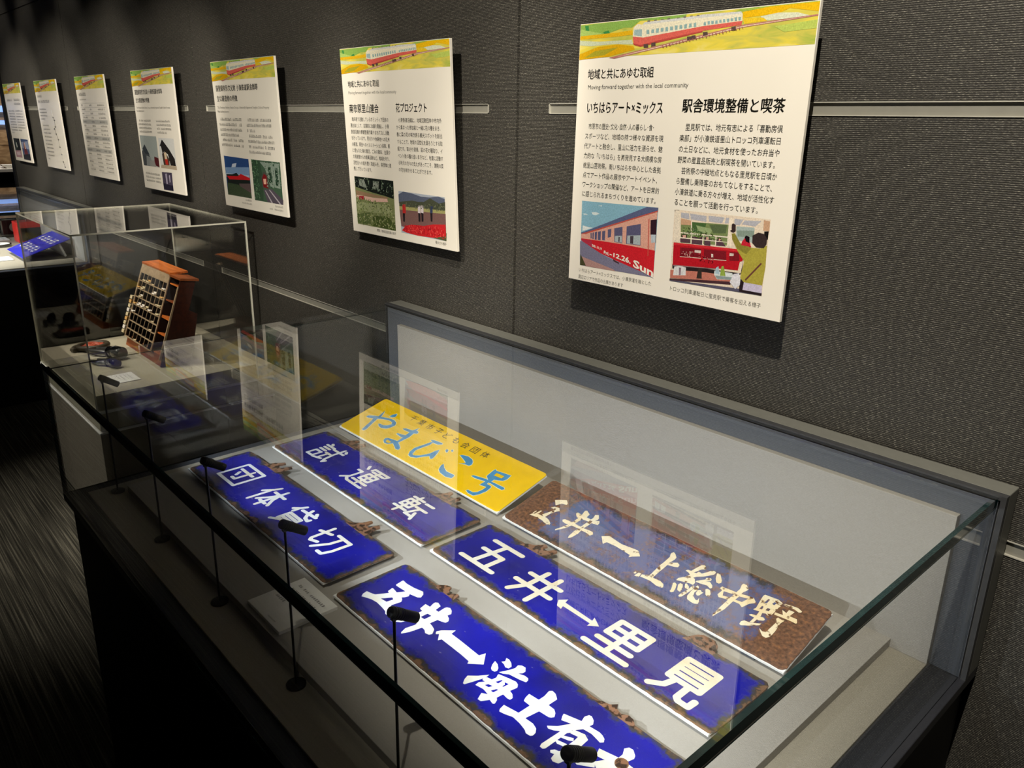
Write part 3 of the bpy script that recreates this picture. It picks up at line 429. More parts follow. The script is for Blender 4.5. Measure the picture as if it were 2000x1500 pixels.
MB().tube([(.552,.082,.0003),(.552,.082,.0016)], .009, 16).build('rust_spot', M['rust'], D, world=False)
E = sign('enamel_sign', (.908,-.471,.764), L_, W_, eA, 'blue enamel sign reading 五井⇔里見 in off-white, middle plate on the right side', hooks=HE, seed=6)
kanji(E, ['56,110 130,110;90,108 80,34;62,76 114,76 112,34;50,32 134,32', '180,84 252,84;174,54 256,54;202,106 202,54 186,23;232,106 232,21', '376,98 436,98 436,60 376,60 376,98;376,79 436,79;406,98 406,20;374,41 438,41;364,20 446,20', '500,103 552,103 552,52 500,52 500,103;500,90 552,90;500,78 552,78;500,65 552,65;514,52 508,30 490,17;536,52 536,22 542,17 558,17 559,32'], 10.6, 'ivory')
letters(E, shapes(GLYPH_E), mat='ivory', name='painted_arrow')
F = sign('enamel_sign', (.9008,-.2848,.764), .613, W_, eF, 'badly rusted blue sign reading 五井⇔上総中野 in cream, tilted up at the back right', th=math.asin(.036/.147), wedge=.03, seed=8, amp=.0004)
letters(F, shapes(GLYPH_F), mat='cream')
Y = sign('enamel_sign', (.2656,-.2824,.764), .615, .149, M['yellow'], 'bright yellow enamel sign with pale blue hand lettering やまびこ号, tilted up at the back', th=math.asin(.04/.147), wedge=.03, seed=9, amp=.0001)
YS = shapes(GLYPH_C); letters(Y, YS, .0003, 'ywh', 'stroke_outline', .0014); letters(Y, YS, .0006, 'ybl', 'painted_stroke')
for q in YS:
    for h in q[1:]: pass
b = MB()
for i, (ch) in enumerate('千葉市子ども会団体'): put_text(b, ch, XY, .146+i*.0355, .117+(-.001*i if i < 8 else -.006), .023, .021, z=.0005, fit=True, bold=-.004)
b.build('small_lettering', M['ybrown'], Y, world=False, stuff=True)

# ------------------------------------------------------------------ mini spotlights on stems
def mini(x, y, zb, label, light=True, aim=0, power=1):
    t = empty('mini_spotlight', (x, y, zb), label, 'spotlight', 'mini spotlights on thin stems')
    MB().tube([(x,y,zb),(x,y,zb+.0028),(x,y,zb+.0036)], [.0145,.0145,.012], 24).build('base_disc', M['mblk'], t, smooth=True)
    MB().tube([(x,y,zb+.003),(x,y+.001,zb+.255)], .0019, 10).build('stem', M['mblk'], t, smooth=True)
    d = Vector((math.sin(aim)*.83, math.cos(aim)*.83, -.56)).normalized(); hb = Vector((x,y+.001,zb+.262))-d*.006; he = hb+d*.042
    h = MB(); h.tube([hb, hb+d*.001, hb+d*.036], [.0058,.0066,.0066], 20); h.tube([hb+d*.036, he], .0066, 20, caps=False); h.tube([he, hb+d*.036], .0060, 20, caps=False)
    h = h.build('lamp_head', M['mblk'], t, smooth=True)
    r = MB()
    for k in range(5): p = hb+d*(.004+k*.0035); r.tube([p, p+d*.0014], .0071, 20)
    r.build('cooling_ring', M['mblk'], h, smooth=True, stuff=True)
    MB().tube([hb+d*.0361, hb+d*.0372], .0052, 16).build('lens', M['lens'], t)
    MB().obox(Vector((x,y+.001,zb+.256)), ((1,0,0),(0,1,0),(0,0,1)), (.0028,.0034,.0035)).build('swivel_joint', M['mblk'], t)
    if light:
        l = bpy.data.lights.new('mini_spotlight_beam', 'SPOT'); l.energy = 5.4*power; l.spot_size = math.radians(90); l.spot_blend = .7; l.shadow_soft_size = .004; l.color = COOL
        o = bpy.data.objects.new('mini_spotlight_beam', l); C.objects.link(o); o.location = he+d*.001; o.rotation_euler = Vector((d.x, d.y, -.34)).to_track_quat('-Z', 'Y').to_euler()
        o.parent = t; o.matrix_parent_inverse = t.matrix_basis.inverted()
    return t
for i, (x, lab) in enumerate(((.230,'black mini spotlight on a thin stem in the near case, farthest of the front row'), (.501,'black mini spotlight on a thin stem, second from the far end of the near case'), (.774,'black mini spotlight on a thin stem, third from the far end, over the 団体貸切 sign'), (1.045,'black mini spotlight on a thin stem beside the white caption card'), (1.307,'black mini spotlight on a thin stem in front of the brush-lettered blue sign'), (1.578,'black mini spotlight at the bottom edge, nearest of the front row'))):
    mini(x, -.820, .7345, lab, aim=0 if i < 5 else .0)
for x, q in ((-3.8,'farthest from the glass end'), (-3.4,'middle one of three'), (-3.0,'nearest the glass end')): mini(x, -.82, .7345, 'black mini spotlight inside the far display case, '+q, power=2.0)

# ------------------------------------------------------------------ caption cards
def marks(b, fn, x0, x1, y, h, rnd, z=0, gap=1.0, skip=.06):
    x = x0
    while x < x1-h*.8:
        if rnd.random() > skip:
            ww = h*.78
            for k in range(rnd.choice((2,3))): yy = y+h*(.12+.34*k); b.add([fn(x,yy,z),fn(x+ww*rnd.uniform(.7,1),yy,z),fn(x+ww*rnd.uniform(.7,1),yy+h*.13,z),fn(x,yy+h*.13,z)], [(0,1,2,3)])
            xx = x+ww*rnd.uniform(.15,.7); b.add([fn(xx,y,z),fn(xx+h*.13,y,z),fn(xx+h*.13,y+h*.95,z),fn(xx,y+h*.95,z)], [(0,1,2,3)])
        x += h*gap
def card(x0, x1, y0, y1, zb, th, label, lines):
    t = empty('caption_card', (x0, y0, zb), label, 'card'); MB().box(0, x1-x0, 0, y1-y0, 0, th).build('card_block', M['paper'], t, world=False, bevel=.0006)
    b = MB(); rnd = random.Random(5)
    for (a, c, y, h) in lines: marks(b, XY, a, c, y, h, rnd, th+.0003)
    b.build('printed_lines', M['text'], t, world=False, stuff=True); return t
card(.832, .944, -.795, -.690, .7503, .0065, 'white caption card lying on the platform beside the 団体貸切 sign', [(.016,.100,.084,.0056), (.016,.100,.070,.0056), (.016,.096,.056,.0056), (.016,.044,.042,.0056), (.060,.085,.006,.0028)])
card(-.892, -.788, -.531, -.447, .650, .003, 'small white caption card on the beige plinth under the acrylic box', [(.02,.085,.062,.004), (.02,.085,.05,.004), (.02,.085,.038,.004), (.02,.06,.026,.004)])

# ------------------------------------------------------------------ information boards on the wall
def pic(b, data, fn, z0, dz=.00001):
    for i, s in enumerate(data.split(';')):
        col, rest = s.split(' ', 1); b.col = lin(col); b.flat([[tuple(float(v) for v in p.split(',')) for p in rest.split()]], z0+i*dz, fn)
def dabs(b, fn, poly, cols, n, s, z, seed=1):
    # small brush-like dabs scattered in a printed picture
    rnd = random.Random(seed); xs = [p[0] for p in poly]; ys = [p[1] for p in poly]
    def inside(x, y):
        c = False
        for i in range(len(poly)):
            (x1, y1), (x2, y2) = poly[i-1], poly[i]
            if (y1 > y) != (y2 > y) and x < (x2-x1)*(y-y1)/(y2-y1)+x1: c = not c
        return c
    k = 0
    while k < n:
        x, y = rnd.uniform(min(xs), max(xs)), rnd.uniform(min(ys), max(ys))
        if not inside(x, y): k += .3; continue
        b.col = lin(rnd.choice(cols)); a = rnd.uniform(0, 3.14); l = s*rnd.uniform(.6, 1.6); w_ = s*rnd.uniform(.25, .6); cx, sx = math.cos(a), math.sin(a)
        q = [(-l,0),(0,-w_),(l,0),(0,w_)]; b.add([fn(x+u*cx-v*sx, y+u*sx+v*cx, z+.0000008*k) for u, v in q], [(0,1,2,3)]); k += 1
XB = [.84632,-.02384,-.87376,-1.75872,-2.64272,-3.49864,-4.35128]
YT = [-.0565,-.0600,-.0640,-.0471,-.0400,-.0380,-.0360]; YBm = [-.0622,-.0400,-.0519,-.0420,-.0300,-.0290,-.0280]
BW, BH = .4752, .4841; ZB = 1.2138
def board(i, label):
    th = math.asin((YBm[i]-YT[i])/BH)
    t = empty('information_board', (XB[i], YBm[i], ZB), label, 'information board', 'row of information boards on the wall', rx=th)
    fn = lambda u, v, z: (u/1000, -z, BH-v/1000)
    MB().box(0, BW, 0, .007, 0, BH).build('foam_panel', [M['white']], t, world=False, bevel=.0004)
    dep = -YBm[i]
    b = MB()
    for u in (.12, .355): b = MB(); b.box(u-.012, u+.012, .0101, dep+.004, BH-.157, BH-.146); b.box(u-.012, u+.012, .007, .010, BH-.175, BH-.12); b.build('hanging_bracket', M['steel'], t, world=False)
    b = MB(); b.flat([[(1,1),(474,1),(474,60),(1,61)]], .0002, fn); ban = b.build('banner_print', M['field'], t, world=False)
    b = MB(); pic(b, PIC_BANNER, lambda u, v, z: fn(min(474,max(1,u)), max(1,v), z), .00035); b.build('train_painting', M['ink'], ban, world=False)
    return t, fn
def V(fn, v0): return lambda x, y, z: fn(x, v0-y, z)
def line(b, fn, s, x, vbase, w, h, bold=0, fit=False, z=.0003): put_text(b, s, lambda x_, y_, z_: fn(x_, vbase-y_, z_), x, 0, w, h, bold=bold, z=z, fit=fit)
def block(t, fn, rows, name, mat, bold=0):
    b = MB()
    for s, x, v, w, h in rows: line(b, fn, s, x, v, w, h, bold)
    return b.build(name, M[mat], t, world=False)
t, fn = board(0, 'largest information board at right, train photo beside a photo of a waving person')
block(t, fn, [('地域と共にあゆむ取組', 25, 97, 156, 19.5)], 'heading_text', 'text', .020)
b = MB(); line(b, fn, 'Moving forward together with the local community', 27, 119, 229, 10.5, 0, True); b.build('english_text', M['text'], t, world=False, stuff=True)
block(t, fn, [('いちはらアート×ミックス', 26, 158, 188, 23)], 'heading_text', 'text', .026); block(t, fn, [('駅舎環境整備と喫茶', 247, 155.5, 192, 24)], 'heading_text', 'text', .026)
TL1 = '　市原市の歴史･文化･自然･人の暮らし･食･,スポーツなど、地域の持つ様々な資源を現,代アートと融合し、里山に活力を漲らせ、魅,力的な「いちはら」を再発見する大規模な房,総里山芸術祭。南いちはらを中心とした各拠,点でアート作品の展示やアートイベント、,ワークショップの開催など、アートを日常的,に感じられるまちづくりを進めています。'.split(',')
TR1 = '　里見駅では、地元有志による「喜動房倶,楽部」が小湊鉄道里山トロッコ列車運転日,の土日などに、地元食材を使ったお弁当や,野菜の産直品販売と駅喫茶を開いています。,　芸術祭の中継地点ともなる里見駅を日頃か,ら整備し乗降客のおもてなしをすることで、,小湊鉄道に乗る方々が増え、地域が活性化す,ることを願って活動を行っています。'.split(',')
def body(t, fn, ls, x, v0, dv, w, h, n=19): return block(t, fn, [(s, x, v0+dv*i, w/(n if len(s) <= n else len(s))*len(s), h) for i, s in enumerate(ls)], 'body_text', 'text', .006)
body(t, fn, TL1, 25, 188, 18.2, 188, 12); body(t, fn, TR1, 247, 186, 18.2, 193, 12.5)
block(t, fn, [('いちはらアート×ミックスでは、小湊鉄道を軸とした', 27, 466, 188, 9), ('周辺エリアで作品の出展があります', 27, 480, 118, 9)], 'caption_text', 'grey'); block(t, fn, [('トロッコ列車運転日に里見駅で乗客を迎える様子', 252, 467, 187, 9.5)], 'caption_text', 'grey')
b = MB(); pic(b, PIC_TRAIN, fn, .0003); ph = b.build('photo_print', M['ink'], t, world=False)
b = MB()
for s, x0, x1, va, vb, sl, h0, h1 in (('Fri.',92,106,421,424,.3,8,10), ('-12.26.',107,160,423,432,.25,10,15), ('Sun',166,215,436,450,.22,19,22), ('2021.11.19',60,86,411,416,.2,6,7)):
    vs, fs = text2d(s, .03); a0 = min(v[0] for v in vs); a1 = max(v[0] for v in vs)
    b.add([fn(x0+(x1-x0)*(v[0]-a0)/(a1-a0), (va+(vb-va)*(v[0]-a0)/(a1-a0))-v[1]*(h0+(h1-h0)*(v[0]-a0)/(a1-a0)), .0012) for v in vs], fs)
b.build('photo_lettering', M['white'], ph, world=False)
b = MB(); pic(b, PIC_TROLLEY, fn, .0003); dabs(b, fn, [(272,349),(340,353),(340,366),(273,364)], ['5c7a3c','3c4c2c','8ca868','a8b890'], 90, 2, .0014, 2); dabs(b, fn, [(274,390),(300,392),(300,402),(274,400)], ['c04850','e0b0a8','601820'], 40, 1.5, .0014, 3); dabs(b, fn, [(310,393),(342,396),(340,407),(310,404)], ['c04850','401018','8c2028'], 50, 1.5, .0014, 4); b.build('photo_print', M['ink'], t, world=False)

t, fn = board(1, 'information board second from the right, grass photo beside a red flower field photo')
block(t, fn, [('地域と共にあゆむ取組', 29, 96, 151, 18)], 'heading_text', 'text', .020)
b = MB(); line(b, fn, 'Moving forward together with the local community', 29, 117, 225, 10, 0, True); b.build('english_text', M['grey'], t, world=False, stuff=True)
block(t, fn, [('南市原里山連合', 27, 160, 143, 24)], 'heading_text', 'text', .024); block(t, fn, [('花プロジェクト', 247, 158, 133, 24)], 'heading_text', 'text', .024)
TL2 = '　南市原で活動しているボランティア団体の,連合体として、定期的に会議を開催し、小湊,鉄道沿線の景観整備作業やおもてなし活動,を行っています。草刈りや休耕地への花木,の植栽、駅舎へのイルミネーション装飾、藪,に埋もれた滝の復活、ごみの撤去、台風や,大雨被害からの復興活動など、地域を守り、,活性化への道を開く取組みを、各団体と連,携して行っています。'.split(',')
TR2 = '　小湊鉄道沿線に、地域活動団体や市内外,から集まった参加者と一緒に花の種をまき、,春に菜の花の咲き誇る観光スポットを創出,することで、地域の活性化を図ろうとする取,組です。草刈や清掃、菜の花の種取り、イ,ベント後の種の追いまきなど、地道に活動す,る地元の方々の支えがあってこそ、満開の菜,の花を咲かせることができます。'.split(',')
body(t, fn, TL2, 27, 183, 16.3, 185, 12); body(t, fn, TR2, 245, 183, 17.4, 189, 12)
block(t, fn, [('景観・整備活動作業の様子', 122, 473, 94, 8.5), ('種まきの様子', 388, 474, 46, 8.5)], 'caption_text', 'grey')
b = MB(); pic(b, PIC_GRASS, fn, .0003); dabs(b, fn, [(28,385),(214,395),(214,460),(28,460)], ['5c6c38','98a46c','3f4e28','b0b088','7c8850'], 420, 3.5, .0008, 5); dabs(b, fn, [(28,332),(214,334),(214,372),(28,358)], ['141a16','4c5a48','889884','2c382c'], 160, 3.5, .0008, 6); b.build('photo_print', M['ink'], t, world=False); b = MB(); pic(b, PIC_FLOWERS, fn, .0003); dabs(b, fn, [(250,440),(430,432),(432,458),(252,458)], ['e03034','c01c24','f06058','a82028'], 260, 3, .0007, 7); dabs(b, fn, [(242,385),(432,372),(432,392),(242,394)], ['3c4434','5c6450','74785c'], 110, 3, .0007, 8); b.build('photo_print', M['ink'], t, world=False)

def head3(t, fn, x=24): block(t, fn, [('国登録有形文化財 小湊鉄道駅舎群等', x, 94, 338, 21), ('主な建造物の特徴', x, 127, 166, 21)], 'heading_text', 'text', .024)
def eng3(t, fn):
    b = MB(); line(b, fn, 'The Kominato Railway Station Group, a Nationally Registered Tangible Cultural Property', 22, 154, 392, 9.5, 0, True); line(b, fn, 'Main building features', 20, 167, 92, 9, 0, True); b.build('english_text', M['grey'], t, world=False, stuff=True)
def rows(t, fn, segs, name='body_text', mat='text', seed=1):
    b = MB(); rnd = random.Random(seed)
    for (x0, x1, v, h) in segs: marks(b, lambda x, y, z: fn(x, v-y, z), x0, x1, 0, h, rnd, .0003)
    return b.build(name, M[mat], t, world=False, stuff=True)
t, fn = board(2, 'information board third from the right, red-roofed station photo beside a tunnel photo')
head3(t, fn); eng3(t, fn)
rows(t, fn, [(36 if k in (0,4) else 24, 208 if k != 3 else 180, 192+k*17, 10) for k in range(6)]+[(252 if k in (0,3) else 240, (430,428,300,430,430,430,400)[k], 192+k*17, 10) for k in range(7)], seed=3)
rows(t, fn, [(170,222,456,7), (140,222,467,6), (392,448,458,7), (350,448,469,6)], 'caption_text', 'grey', 4)
b = MB(); pic(b, PIC_STATION, fn, .0003); b.build('photo_print', M['ink'], t, world=False); b = MB(); pic(b, PIC_TUNNEL, fn, .0003); dabs(b, fn, [(248,314),(296,314),(290,440),(247,440)], ['2c4a32','5c8860','7ca07c','38583c'], 160, 4, .0007, 10); dabs(b, fn, [(345,314),(452,314),(450,395),(350,400)], ['2c4a34','a0b0a0','5c7c60','88988c'], 170, 4, .0007, 11); b.build('photo_print', M['ink'], t, world=False)
t, fn = board(3, 'information board with two old station photos and a small purple photo, fourth from the right')
head3(t, fn); eng3(t, fn)
rows(t, fn, [(34 if k == 0 else 24, 180, 205+k*15, 9) for k in range(4)]+[(240, (400,405,402,350)[k], 205+k*15, 9) for k in range(4)]+[(34,215,424+k*15,9) for k in range(3)], seed=5)
for P in ('a4aca8 15,262 217,262 214,388 22,388;4c5054 18,330 60,312 110,345 150,388 22,388;3c4248 30,318 62,298 112,340 60,338;8c9090 70,345 120,350 140,388 60,388;5c2428 165,345 214,350 214,388 160,380;9a9a94 110,365 160,360 175,388 100,388', 'dcdcd8 240,266 412,266 410,385 230,385;2a2624 245,300 280,272 350,310 400,345 405,385 350,385 330,330 290,320 270,330 260,300;4a3c34 262,330 300,320 340,350 330,385 270,385;e0c8a8 285,325 310,322 316,355 290,356;b83428 288,350 318,350 322,372 292,372;b8a890 240,375 410,372 410,388 232,388', '4c4458 233,405 348,402 344,476 234,478;a8a0b4 270,410 290,408 288,450 272,455;b8b0c4 310,415 325,412 322,440 312,445;2c2838 236,450 344,455 344,476 236,476'):
    b = MB(); pic(b, P, fn, .0003); b.build('photo_print', M['ink'], t, world=False)
t, fn = board(4, 'information board printed with a table of rows and grey bands, fifth from the right')
rows(t, fn, [(40,180,93,17)], 'heading_text', 'text', 6); rows(t, fn, [(40,160,112,6)], 'english_text', 'grey', 7)
b = MB()
for k in (4, 8, 11): b.flat([[(36,128+k*19.5),(445,128+k*19.5),(445,145+k*19.5),(36,145+k*19.5)]], .0002, fn)
for k in range(18): b.flat([[(36,126+k*19.5),(445,126+k*19.5),(445,127.4+k*19.5),(36,127.4+k*19.5)]], .00025, fn)
b.build('table_grid', M['band'], t, world=False)
rows(t, fn, [q for k in range(17) for q in ((50,50+30+(k*37) % 60,141+k*19.5,9), (190,190+40+(k*53) % 50,141+k*19.5,9), (320,435,141+k*19.5,9))], 'table_text', 'text', 8)
t, fn = board(5, 'information board with a black route line down its right side, second from the left')
rows(t, fn, [(32,150,92,15), (32,300,122,17)], 'heading_text', 'text', 9)
rows(t, fn, [(34,(190,200,190,130)[k],160+k*18,8) for k in range(4)]+[(50,(190,200,205,205,200,205,205,210,210,90)[k],250+k*21,8) for k in range(10)], seed=10)
b = MB(); rp = [(300,160),(310,200),(330,215),(325,250),(300,262),(320,290),(345,320),(352,360),(362,400),(372,440),(392,468)]
for p, q in zip(rp, rp[1:]): b.tube([fn(p[0],p[1],.0006), fn(q[0],q[1],.0006)], .0011, 5)
for p in rp[1:]: b.box(*[v for v in ((p[0]-12)/1000, (p[0]+12)/1000, -.0012, -.0004, BH-p[1]/1000-.003, BH-p[1]/1000+.003)])
b.build('route_map', M['grey'], t, world=False)
t, fn = board(6, 'information board beside the wall end with a night photo and a blue dusk photo, leftmost')
rows(t, fn, [(60,205,108,15), (240,430,108,15), (230,430,132,15)], 'heading_text', 'text', 11)
rows(t, fn, [(45,215 if k < 8 else 110,172+k*17,9) for k in range(9)]+[(245,435 if k < 7 else 340,172+k*17,9) for k in range(8)], seed=12)
for P in ('101412 36,340 205,340 205,462 36,462;3c4844 60,360 90,352 100,410 70,420;c8ccc0 90,370 110,365 120,395 95,400;b89098 40,420 200,415 205,462 36,462;d8c0c4 60,430 160,425 170,445 70,450', '44567c 240,340 440,340 436,470 246,470;8c98b4 250,360 430,350 436,400 250,400;6c3038 300,380 330,350 420,470 280,470;2c2a34 246,440 436,430 436,470 246,470;d8b8a8 325,362 345,362 350,400 322,400'):
    b = MB(); pic(b, P, fn, .0003); b.build('photo_print', M['ink'], t, world=False)

# ------------------------------------------------------------------ acrylic box on the beige plinth
X0, X1, Y0, Y1 = -1.427, -.699, -.622, -.060
t = empty('beige_plinth', ((X0+X1)/2, (Y0+Y1)/2, 0), 'beige cloth-covered plinth under the clear acrylic box', 'plinth')
MB().box(X0+.006, X1-.006, Y0+.006, Y1-.006, .526, .650).build('plinth_top', M['plinth_top'], t, bevel=.001)
MB().box(X0-.002, X1+.002, Y0-.002, -.004, .588, .5955).build('lit_ledge', M['foam'], t, bevel=.0008)
MB().box(X0+.001, X1-.001, Y0+.001, -.004, .516, .5215).build('lit_ledge', M['foam'], t)
MB().box(X0+.002, X1-.002, Y0+.002, -.004, .130, .516).build('plinth_body', M['plinth'], t, bevel=.0015)
MB().box(X0+.012, X1-.012, Y0+.012, -.010, .5216, .5259).build('shadow_gap', M['steel'], t)
MB().box(X0+.06, X1-.06, Y0+.07, -.010, 0, .130).build('recessed_kick', M['black'], t)
MB().box(X0+.006, X1-.006, Y1-.004, -.004, .524, .640).build('rear_ledge', M['plinth_top'], t)
t = empty('acrylic_box', ((X0+X1)/2, (Y0+Y1)/2, .598), 'tall clear acrylic box standing over the wooden ticket rack', 'display box')
G = [M['acrylic'], M['acr_edge']]; a = .005; zt = 1.173
MB().box(X0, X1, Y0, Y1, zt-a, zt, [1,1,1,1,0,0]).build('top_sheet', G, t)
MB().box(X0, X1, Y0, Y0+a, .598, zt-a-.0002, [1,1,0,0,1,1]).build('side_sheet', G, t); MB().box(X0, X1, Y1-a, Y1, .598, zt-a-.0002, [1,1,0,0,1,1]).build('side_sheet', G, t)
MB().box(X0, X0+a, Y0+a+.0002, Y1-a-.0002, .598, zt-a-.0002, [0,0,1,1,1,1]).build('side_sheet', G, t); MB().box(X1-a, X1, Y0+a+.0002, Y1-a-.0002, .598, zt-a-.0002, [0,0,1,1,1,1]).build('side_sheet', G, t)

# ------------------------------------------------------------------ wooden ticket rack (front leans back)
R0 = Vector((-1.274, -.346, .687)); TW = .394; tilt = math.atan2(.103, .277); SH = math.hypot(.103, .277)
ux, uz, uy = Vector((1,0,0)), Vector((0, math.sin(tilt), math.cos(tilt))), Vector((0, math.cos(tilt), -math.sin(tilt)))
t = empty('ticket_rack', (-1.126, -.26, .65), 'slanted wooden ticket rack with rows of small pigeonholes inside the acrylic box', 'ticket rack')
def P(u, d, h): return R0+ux*u+uy*d+uz*h
def ob(b, u0, u1, d0, d1, h0, h1): return b.obox(P((u0+u1)/2, (d0+d1)/2, (h0+h1)/2), (ux, uy, uz), ((u1-u0)/2, (d1-d0)/2, (h1-h0)/2))
DP = .05; nc, nr = 7, 8; cw = .289; hh = SH-.035
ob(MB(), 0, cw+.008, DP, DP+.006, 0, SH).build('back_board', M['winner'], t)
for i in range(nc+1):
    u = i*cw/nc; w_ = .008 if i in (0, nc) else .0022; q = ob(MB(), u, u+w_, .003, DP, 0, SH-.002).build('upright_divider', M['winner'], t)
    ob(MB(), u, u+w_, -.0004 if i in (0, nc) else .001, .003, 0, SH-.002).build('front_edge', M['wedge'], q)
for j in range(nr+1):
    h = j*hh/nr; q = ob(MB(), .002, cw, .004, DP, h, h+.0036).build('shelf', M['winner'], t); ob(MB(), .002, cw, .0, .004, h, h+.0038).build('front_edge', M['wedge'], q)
ob(MB(), 0, cw+.008, -.001, .012, hh+.004, SH).build('head_rail', M['wedge'], t)
MB().obox((-1.126, -.212, .967), ((1,0,0),(0,1,0),(0,0,1)), (.151,.033,.004)).build('top_board', M['bright_wood'], t, bevel=.001)
# right wing: larger open cells, then the solid dark side panel
for h0, mt in ((.005,'bright_wood'), (.075,'bright_wood'), (.135,'bright_wood'), (.20,'wood'), (.262,'bright_wood')):
    ob(MB(), cw+.010, TW-.004, .006, .046, h0, h0+(.010 if h0 == .135 else .005)).build('wing_shelf', M['bright_wood' if mt == 'bright_wood' else 'wood'], t)
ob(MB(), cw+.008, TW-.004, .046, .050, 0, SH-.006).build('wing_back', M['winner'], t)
b = MB(); pr = [(-.349,.652), (-.244,.957), (-.190,.949), (-.225,.845), (-.195,.827), (-.235,.652)]
b.prism(pr, TW-.006, TW, fn=lambda x, y, z: (R0.x+z, x, y)); b.build('side_panel', M['wdark'], t)
ob(MB(), TW-.006, TW-.0005, -.001, .006, -.01, SH-.03).build('panel_edge', M['wedge'], t)
MB().obox((R0.x+TW-.044, -.214, .9575), ((1,0,0),(0,1,-.14),(0,.14,1)), (.054,.033,.004)).build('wing_top', M['wood'], t)
b = MB(); b.prism([(-.349,.6503), (-.336,.690), (-.235,.690), (-.235,.6503)], 0, TW-.007, fn=lambda x, y, z: (R0.x+z, x+.004, y)); b.build('base_board', M['wood'], t)
# left wing
for h0 in (.17, .195, .22, .245, .268): ob(MB(), -.042, -.002, .016, .06, h0, h0+.004).build('wing_shelf', M['wedge'], t)
ob(MB(), -.044, -.040, .014, .062, 0, .272).build('wing_side', M['wedge'], t); ob(MB(), -.042, 0, .058, .062, 0, .272).build('wing_back', M['winner'], t)
rnd = random.Random(11)
for k in range(9): ob(MB(), -.060, -.036, .004+.002*rnd.random(), .020, .145-k*.0175, .158-k*.0175).build('card_ticket', M[('ticket','ticket2','ticket','ticket3')[k % 4]], t)
for (ci, ri, n) in ((1,7,1),(2,7,2),(0,6,1),(1,6,2),(3,6,0),(4,6,2),(6,7,1),(1,5,2),(6,6,1),(0,4,1),(1,4,2),(2,4,2),(3,4,1),(4,4,1),(6,4,1),(0,3,1),(6,5,1),(3,4,2)):
    for q in range(n):
        u = ci*cw/nc+.008; h = ri*hh/nr+.006+q*.006
        ob(MB(), u, u+.026, -.003+.006*q, .018, h, h+.004).build('card_ticket', M[rnd.choice(('ticket','ticket2','ticket3'))], t)
for j in range(nr):
    for i in range(nc):
        if rnd.random() < .12: u = i*cw/nc+.004; h = j*hh/nr+.0047; ob(MB(), u, u+.027, .004, .03, h, h+.0016).build('card_ticket', M['ticket'], t)

# ------------------------------------------------------------------ tools under the acrylic box
t = empty('leather_token_ring', (-1.305,-.47,.65), 'olive leather ring filled with red leather straps on the beige plinth', 'leather ring')
MB().tube([(-1.285+.042*math.cos(a_), -.462+.052*math.sin(a_), .664) for a_ in [2*math.pi*k/28 for k in range(28)]], .010, 10, closed=True).build('ring', M['leather'], t, smooth=True)
for k in range(6):
    r_ = .008+.0048*k; MB().tube([(-1.285+r_*math.cos(a_), -.462+r_*1.2*math.sin(a_), .664+.004*math.sin(3*a_+k)) for a_ in [2*math.pi*q/18 for q in range(18)]], .005, 7, closed=True).build('coiled_strap', M['redleather'], t, smooth=True)
MB().tube([(-1.325,-.50,.660),(-1.315,-.52,.660),(-1.29,-.535,.659),(-1.27,-.53,.659)], .009, 8).build('pouch', M['leather'], t, smooth=True)
def punch(x, y, s, label):
    t = empty('ticket_punch', (x, y, .65), label, 'ticket punch', 'ticket punches on the plinth')
    MB().tube([(x,y,.65+.016*s),(x+.006*s,y+.002*s,.65+.016*s),(x+.03*s,y+.010*s,.65+.016*s),(x+.034*s,y+.011*s,.65+.016*s)], [.012*s,.016*s,.016*s,.013*s], 20).build('round_head', M['gloss'], t, smooth=True)
    MB().tube([(x-.014*s,y-.004*s,.65+.013*s),(x-.002*s,y,.65+.013*s)], .013*s, 18).build('collar', M['gloss'], t, smooth=True)
    MB().tube([(x-.018*s,y-.006*s,.65+.012*s),(x-.014*s,y-.004*s,.65+.012*s)], .015*s, 18).build('collar', M['gloss'], t, smooth=True)
    for q in (-1, 1): MB().tube([(x-.016*s,y-.005*s+q*.006*s,.65+.012*s),(x-.045*s,y-.02*s+q*.014*s,.65+.012*s),(x-.085*s,y-.03*s+q*.012*s,.65+.008*s)], [.006*s,.0075*s,.004*s], 10).build('handle', M['gunmetal'], t, smooth=True)
    return t
punch(-1.115, -.435, 1.5, 'black-headed ticket punch with grey handles beside the red strap ring'); punch(-1.005, -.478, 1.1, 'smaller black ticket punch nearest the caption card on the plinth')

# ------------------------------------------------------------------ contents of the far case
t = empty('enamel_sign', (-3.4,-.337,.757), 'blue sign with white lettering tilted up in the far case', 'sign', rx=math.asin(.086/.266))
MB().box(0, .40, 0, .266, -.003, 0).build('enamel_plate', M['blue'], t, world=False, bevel=.001)
b = MB(); rnd = random.Random(3)
for y_, h_ in ((.165,.060), (.060,.060)): marks(b, XY, .045, .37, y_, h_, rnd, .0006, 1.06, 0); 
b.build('lettering', M['enamel_white'], t, world=False)
b = MB(); b.box(.02,.38,.20,.21,-.085,-.0035); b.build('prop_stand', M['foam'], t, world=False)
t = empty('red_lantern_box', (-3.84,-.105,.7345), 'red metal lantern box with dark window in the far case', 'lantern')
MB().box(-3.90,-3.775,-.20,-.012,.7345,.862).build('box_body', M['red'], t, bevel=.003); MB().box(-3.776,-3.772,-.18,-.03,.745,.825).build('window_panel', M['gloss'], t)
for y_ in (-.13,-.105): MB().tube([(-3.83,y_,.862),(-3.83,y_,.885),(-3.83,y_+.004,.895)], .004, 8).build('top_pin', M['steel'], t)
t = empty('pocket_watch', (-3.66,-.31,.7345), 'round black-rimmed clock with white face lying in the far case', 'clock')
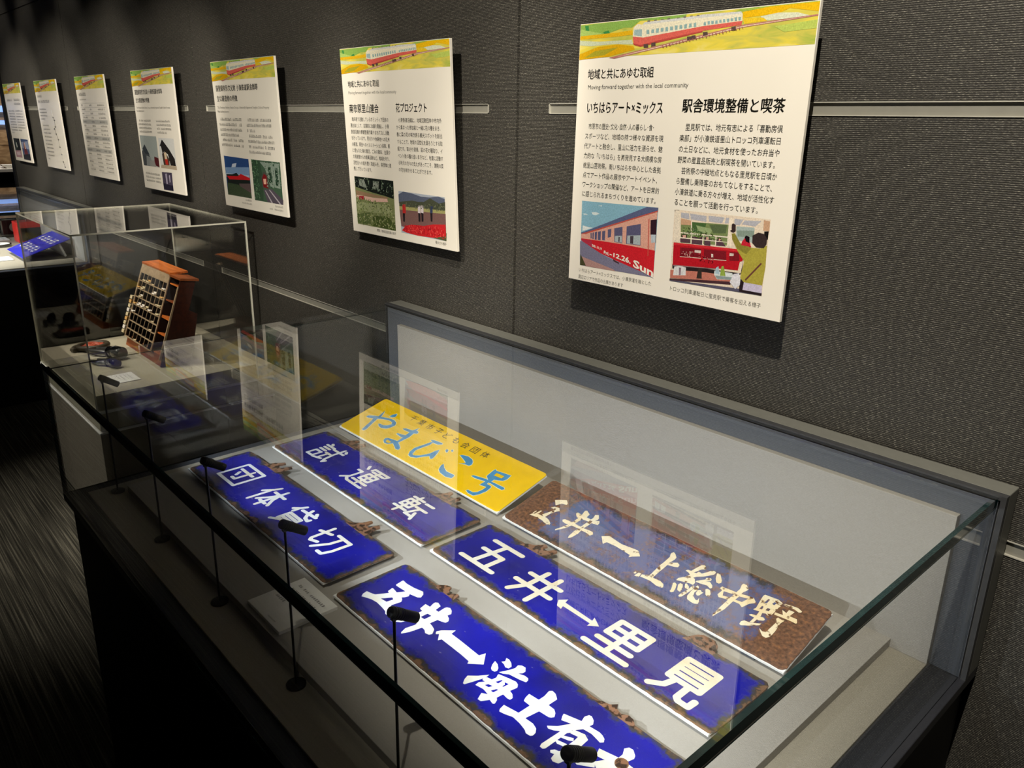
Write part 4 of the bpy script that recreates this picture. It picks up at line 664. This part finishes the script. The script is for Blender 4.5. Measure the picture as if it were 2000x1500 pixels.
MB().tube([(-3.68,-.32,.7346),(-3.68,-.32,.752)], .062, 28).build('case_rim', M['gloss'], t, smooth=True); MB().tube([(-3.68,-.32,.752),(-3.68,-.32,.753)], .052, 28).build('dial', M['paper'], t)
b = MB(); b.box(-3.6815,-3.6785,-.32,-.285,.7531,.7537); b.box(-3.68,-3.655,-.3212,-.3188,.7531,.7537); b.build('hands', M['gloss'], t)
card(-3.24,-3.10,-.43,-.36,.7345,.005,'white caption card nearest the glass end of the far case', [(.02,.12,.04,.005)]); card(-4.06,-3.93,-.30,-.22,.7345,.006,'white caption card beside the red lantern in the far case', [(.02,.11,.05,.005)])
t = empty('railway_telephone', (-4.16,-.16,.7345), 'black railway telephone set at the back of the far case', 'telephone')
MB().box(-4.26,-4.06,-.24,-.08,.7345,.86).build('telephone_body', M['gloss'], t, bevel=.012); MB().tube([(-4.24,-.16,.90),(-4.21,-.16,.885),(-4.11,-.16,.885),(-4.08,-.16,.90)], [.02,.012,.012,.02], 14).build('handset', M['gloss'], t, smooth=True)
MB().tube([(-4.055,-.16,.80),(-4.05,-.16,.80)], .03, 20).build('dial', M['steel'], t)

# ------------------------------------------------------------------ things beyond the end of the wall
t = empty('reception_counter', (-6.95,.2,0), 'white-topped black counter beyond the end of the wall', 'counter')
MB().box(-7.3,-6.6,-.6,1.2,.995,1.02).build('counter_top', M['paper'], t); MB().box(-7.25,-6.62,-.58,1.18,.85,.995).build('counter_front', M['black'], t); MB().box(-7.25,-6.9,-.58,.40,0,.85).build('counter_base', M['far_grey'], t); MB().box(-7.25,-6.88,.405,.52,0,.85).build('wood_corner', M['bark'], t)
o = MB(); 
for k in range(4): o.box(-6.85-.01*k,-6.70-.01*k,.34-.01*k,.44+.008*k,1.02+.008*k,1.026+.008*k)
tag(o.build('paper_stack', M['paper']), 'small heap of white papers on the far counter', 'papers')
tag(MB().box(-6.95,-6.8,.12,.30,1.02,1.12).build('tan_box', M['tan'], bevel=.004), 'small tan box on the far counter left of the papers', 'box')
t = empty('wood_display_wall', (-7.6,.4,0), 'tan wooden display wall with blue light strips behind the counter', 'display wall')
for k in range(9):
    z0 = .0+.24*k; MB().box(-7.62,-7.58+.004*(k % 2),.30 if z0 < 1.3 else -1.2,1.2,z0+.002,z0+.238).build('wood_plank', M['bark'], t)
MB().box(-7.60,-7.56,-1.2,.30,0,1.42).build('grey_panel', M['far_grey'], t)
for z0, z1 in ((1.40,1.44), (1.52,1.58)): MB().box(-7.56,-7.53,-1.2,1.2,z0,z1).build('light_strip', M['ledblue'], t)
spot((-6.3,.2,2.8), (-7.4,.4,1.2), 90, 80, .8, .1, (1,.9,.75))
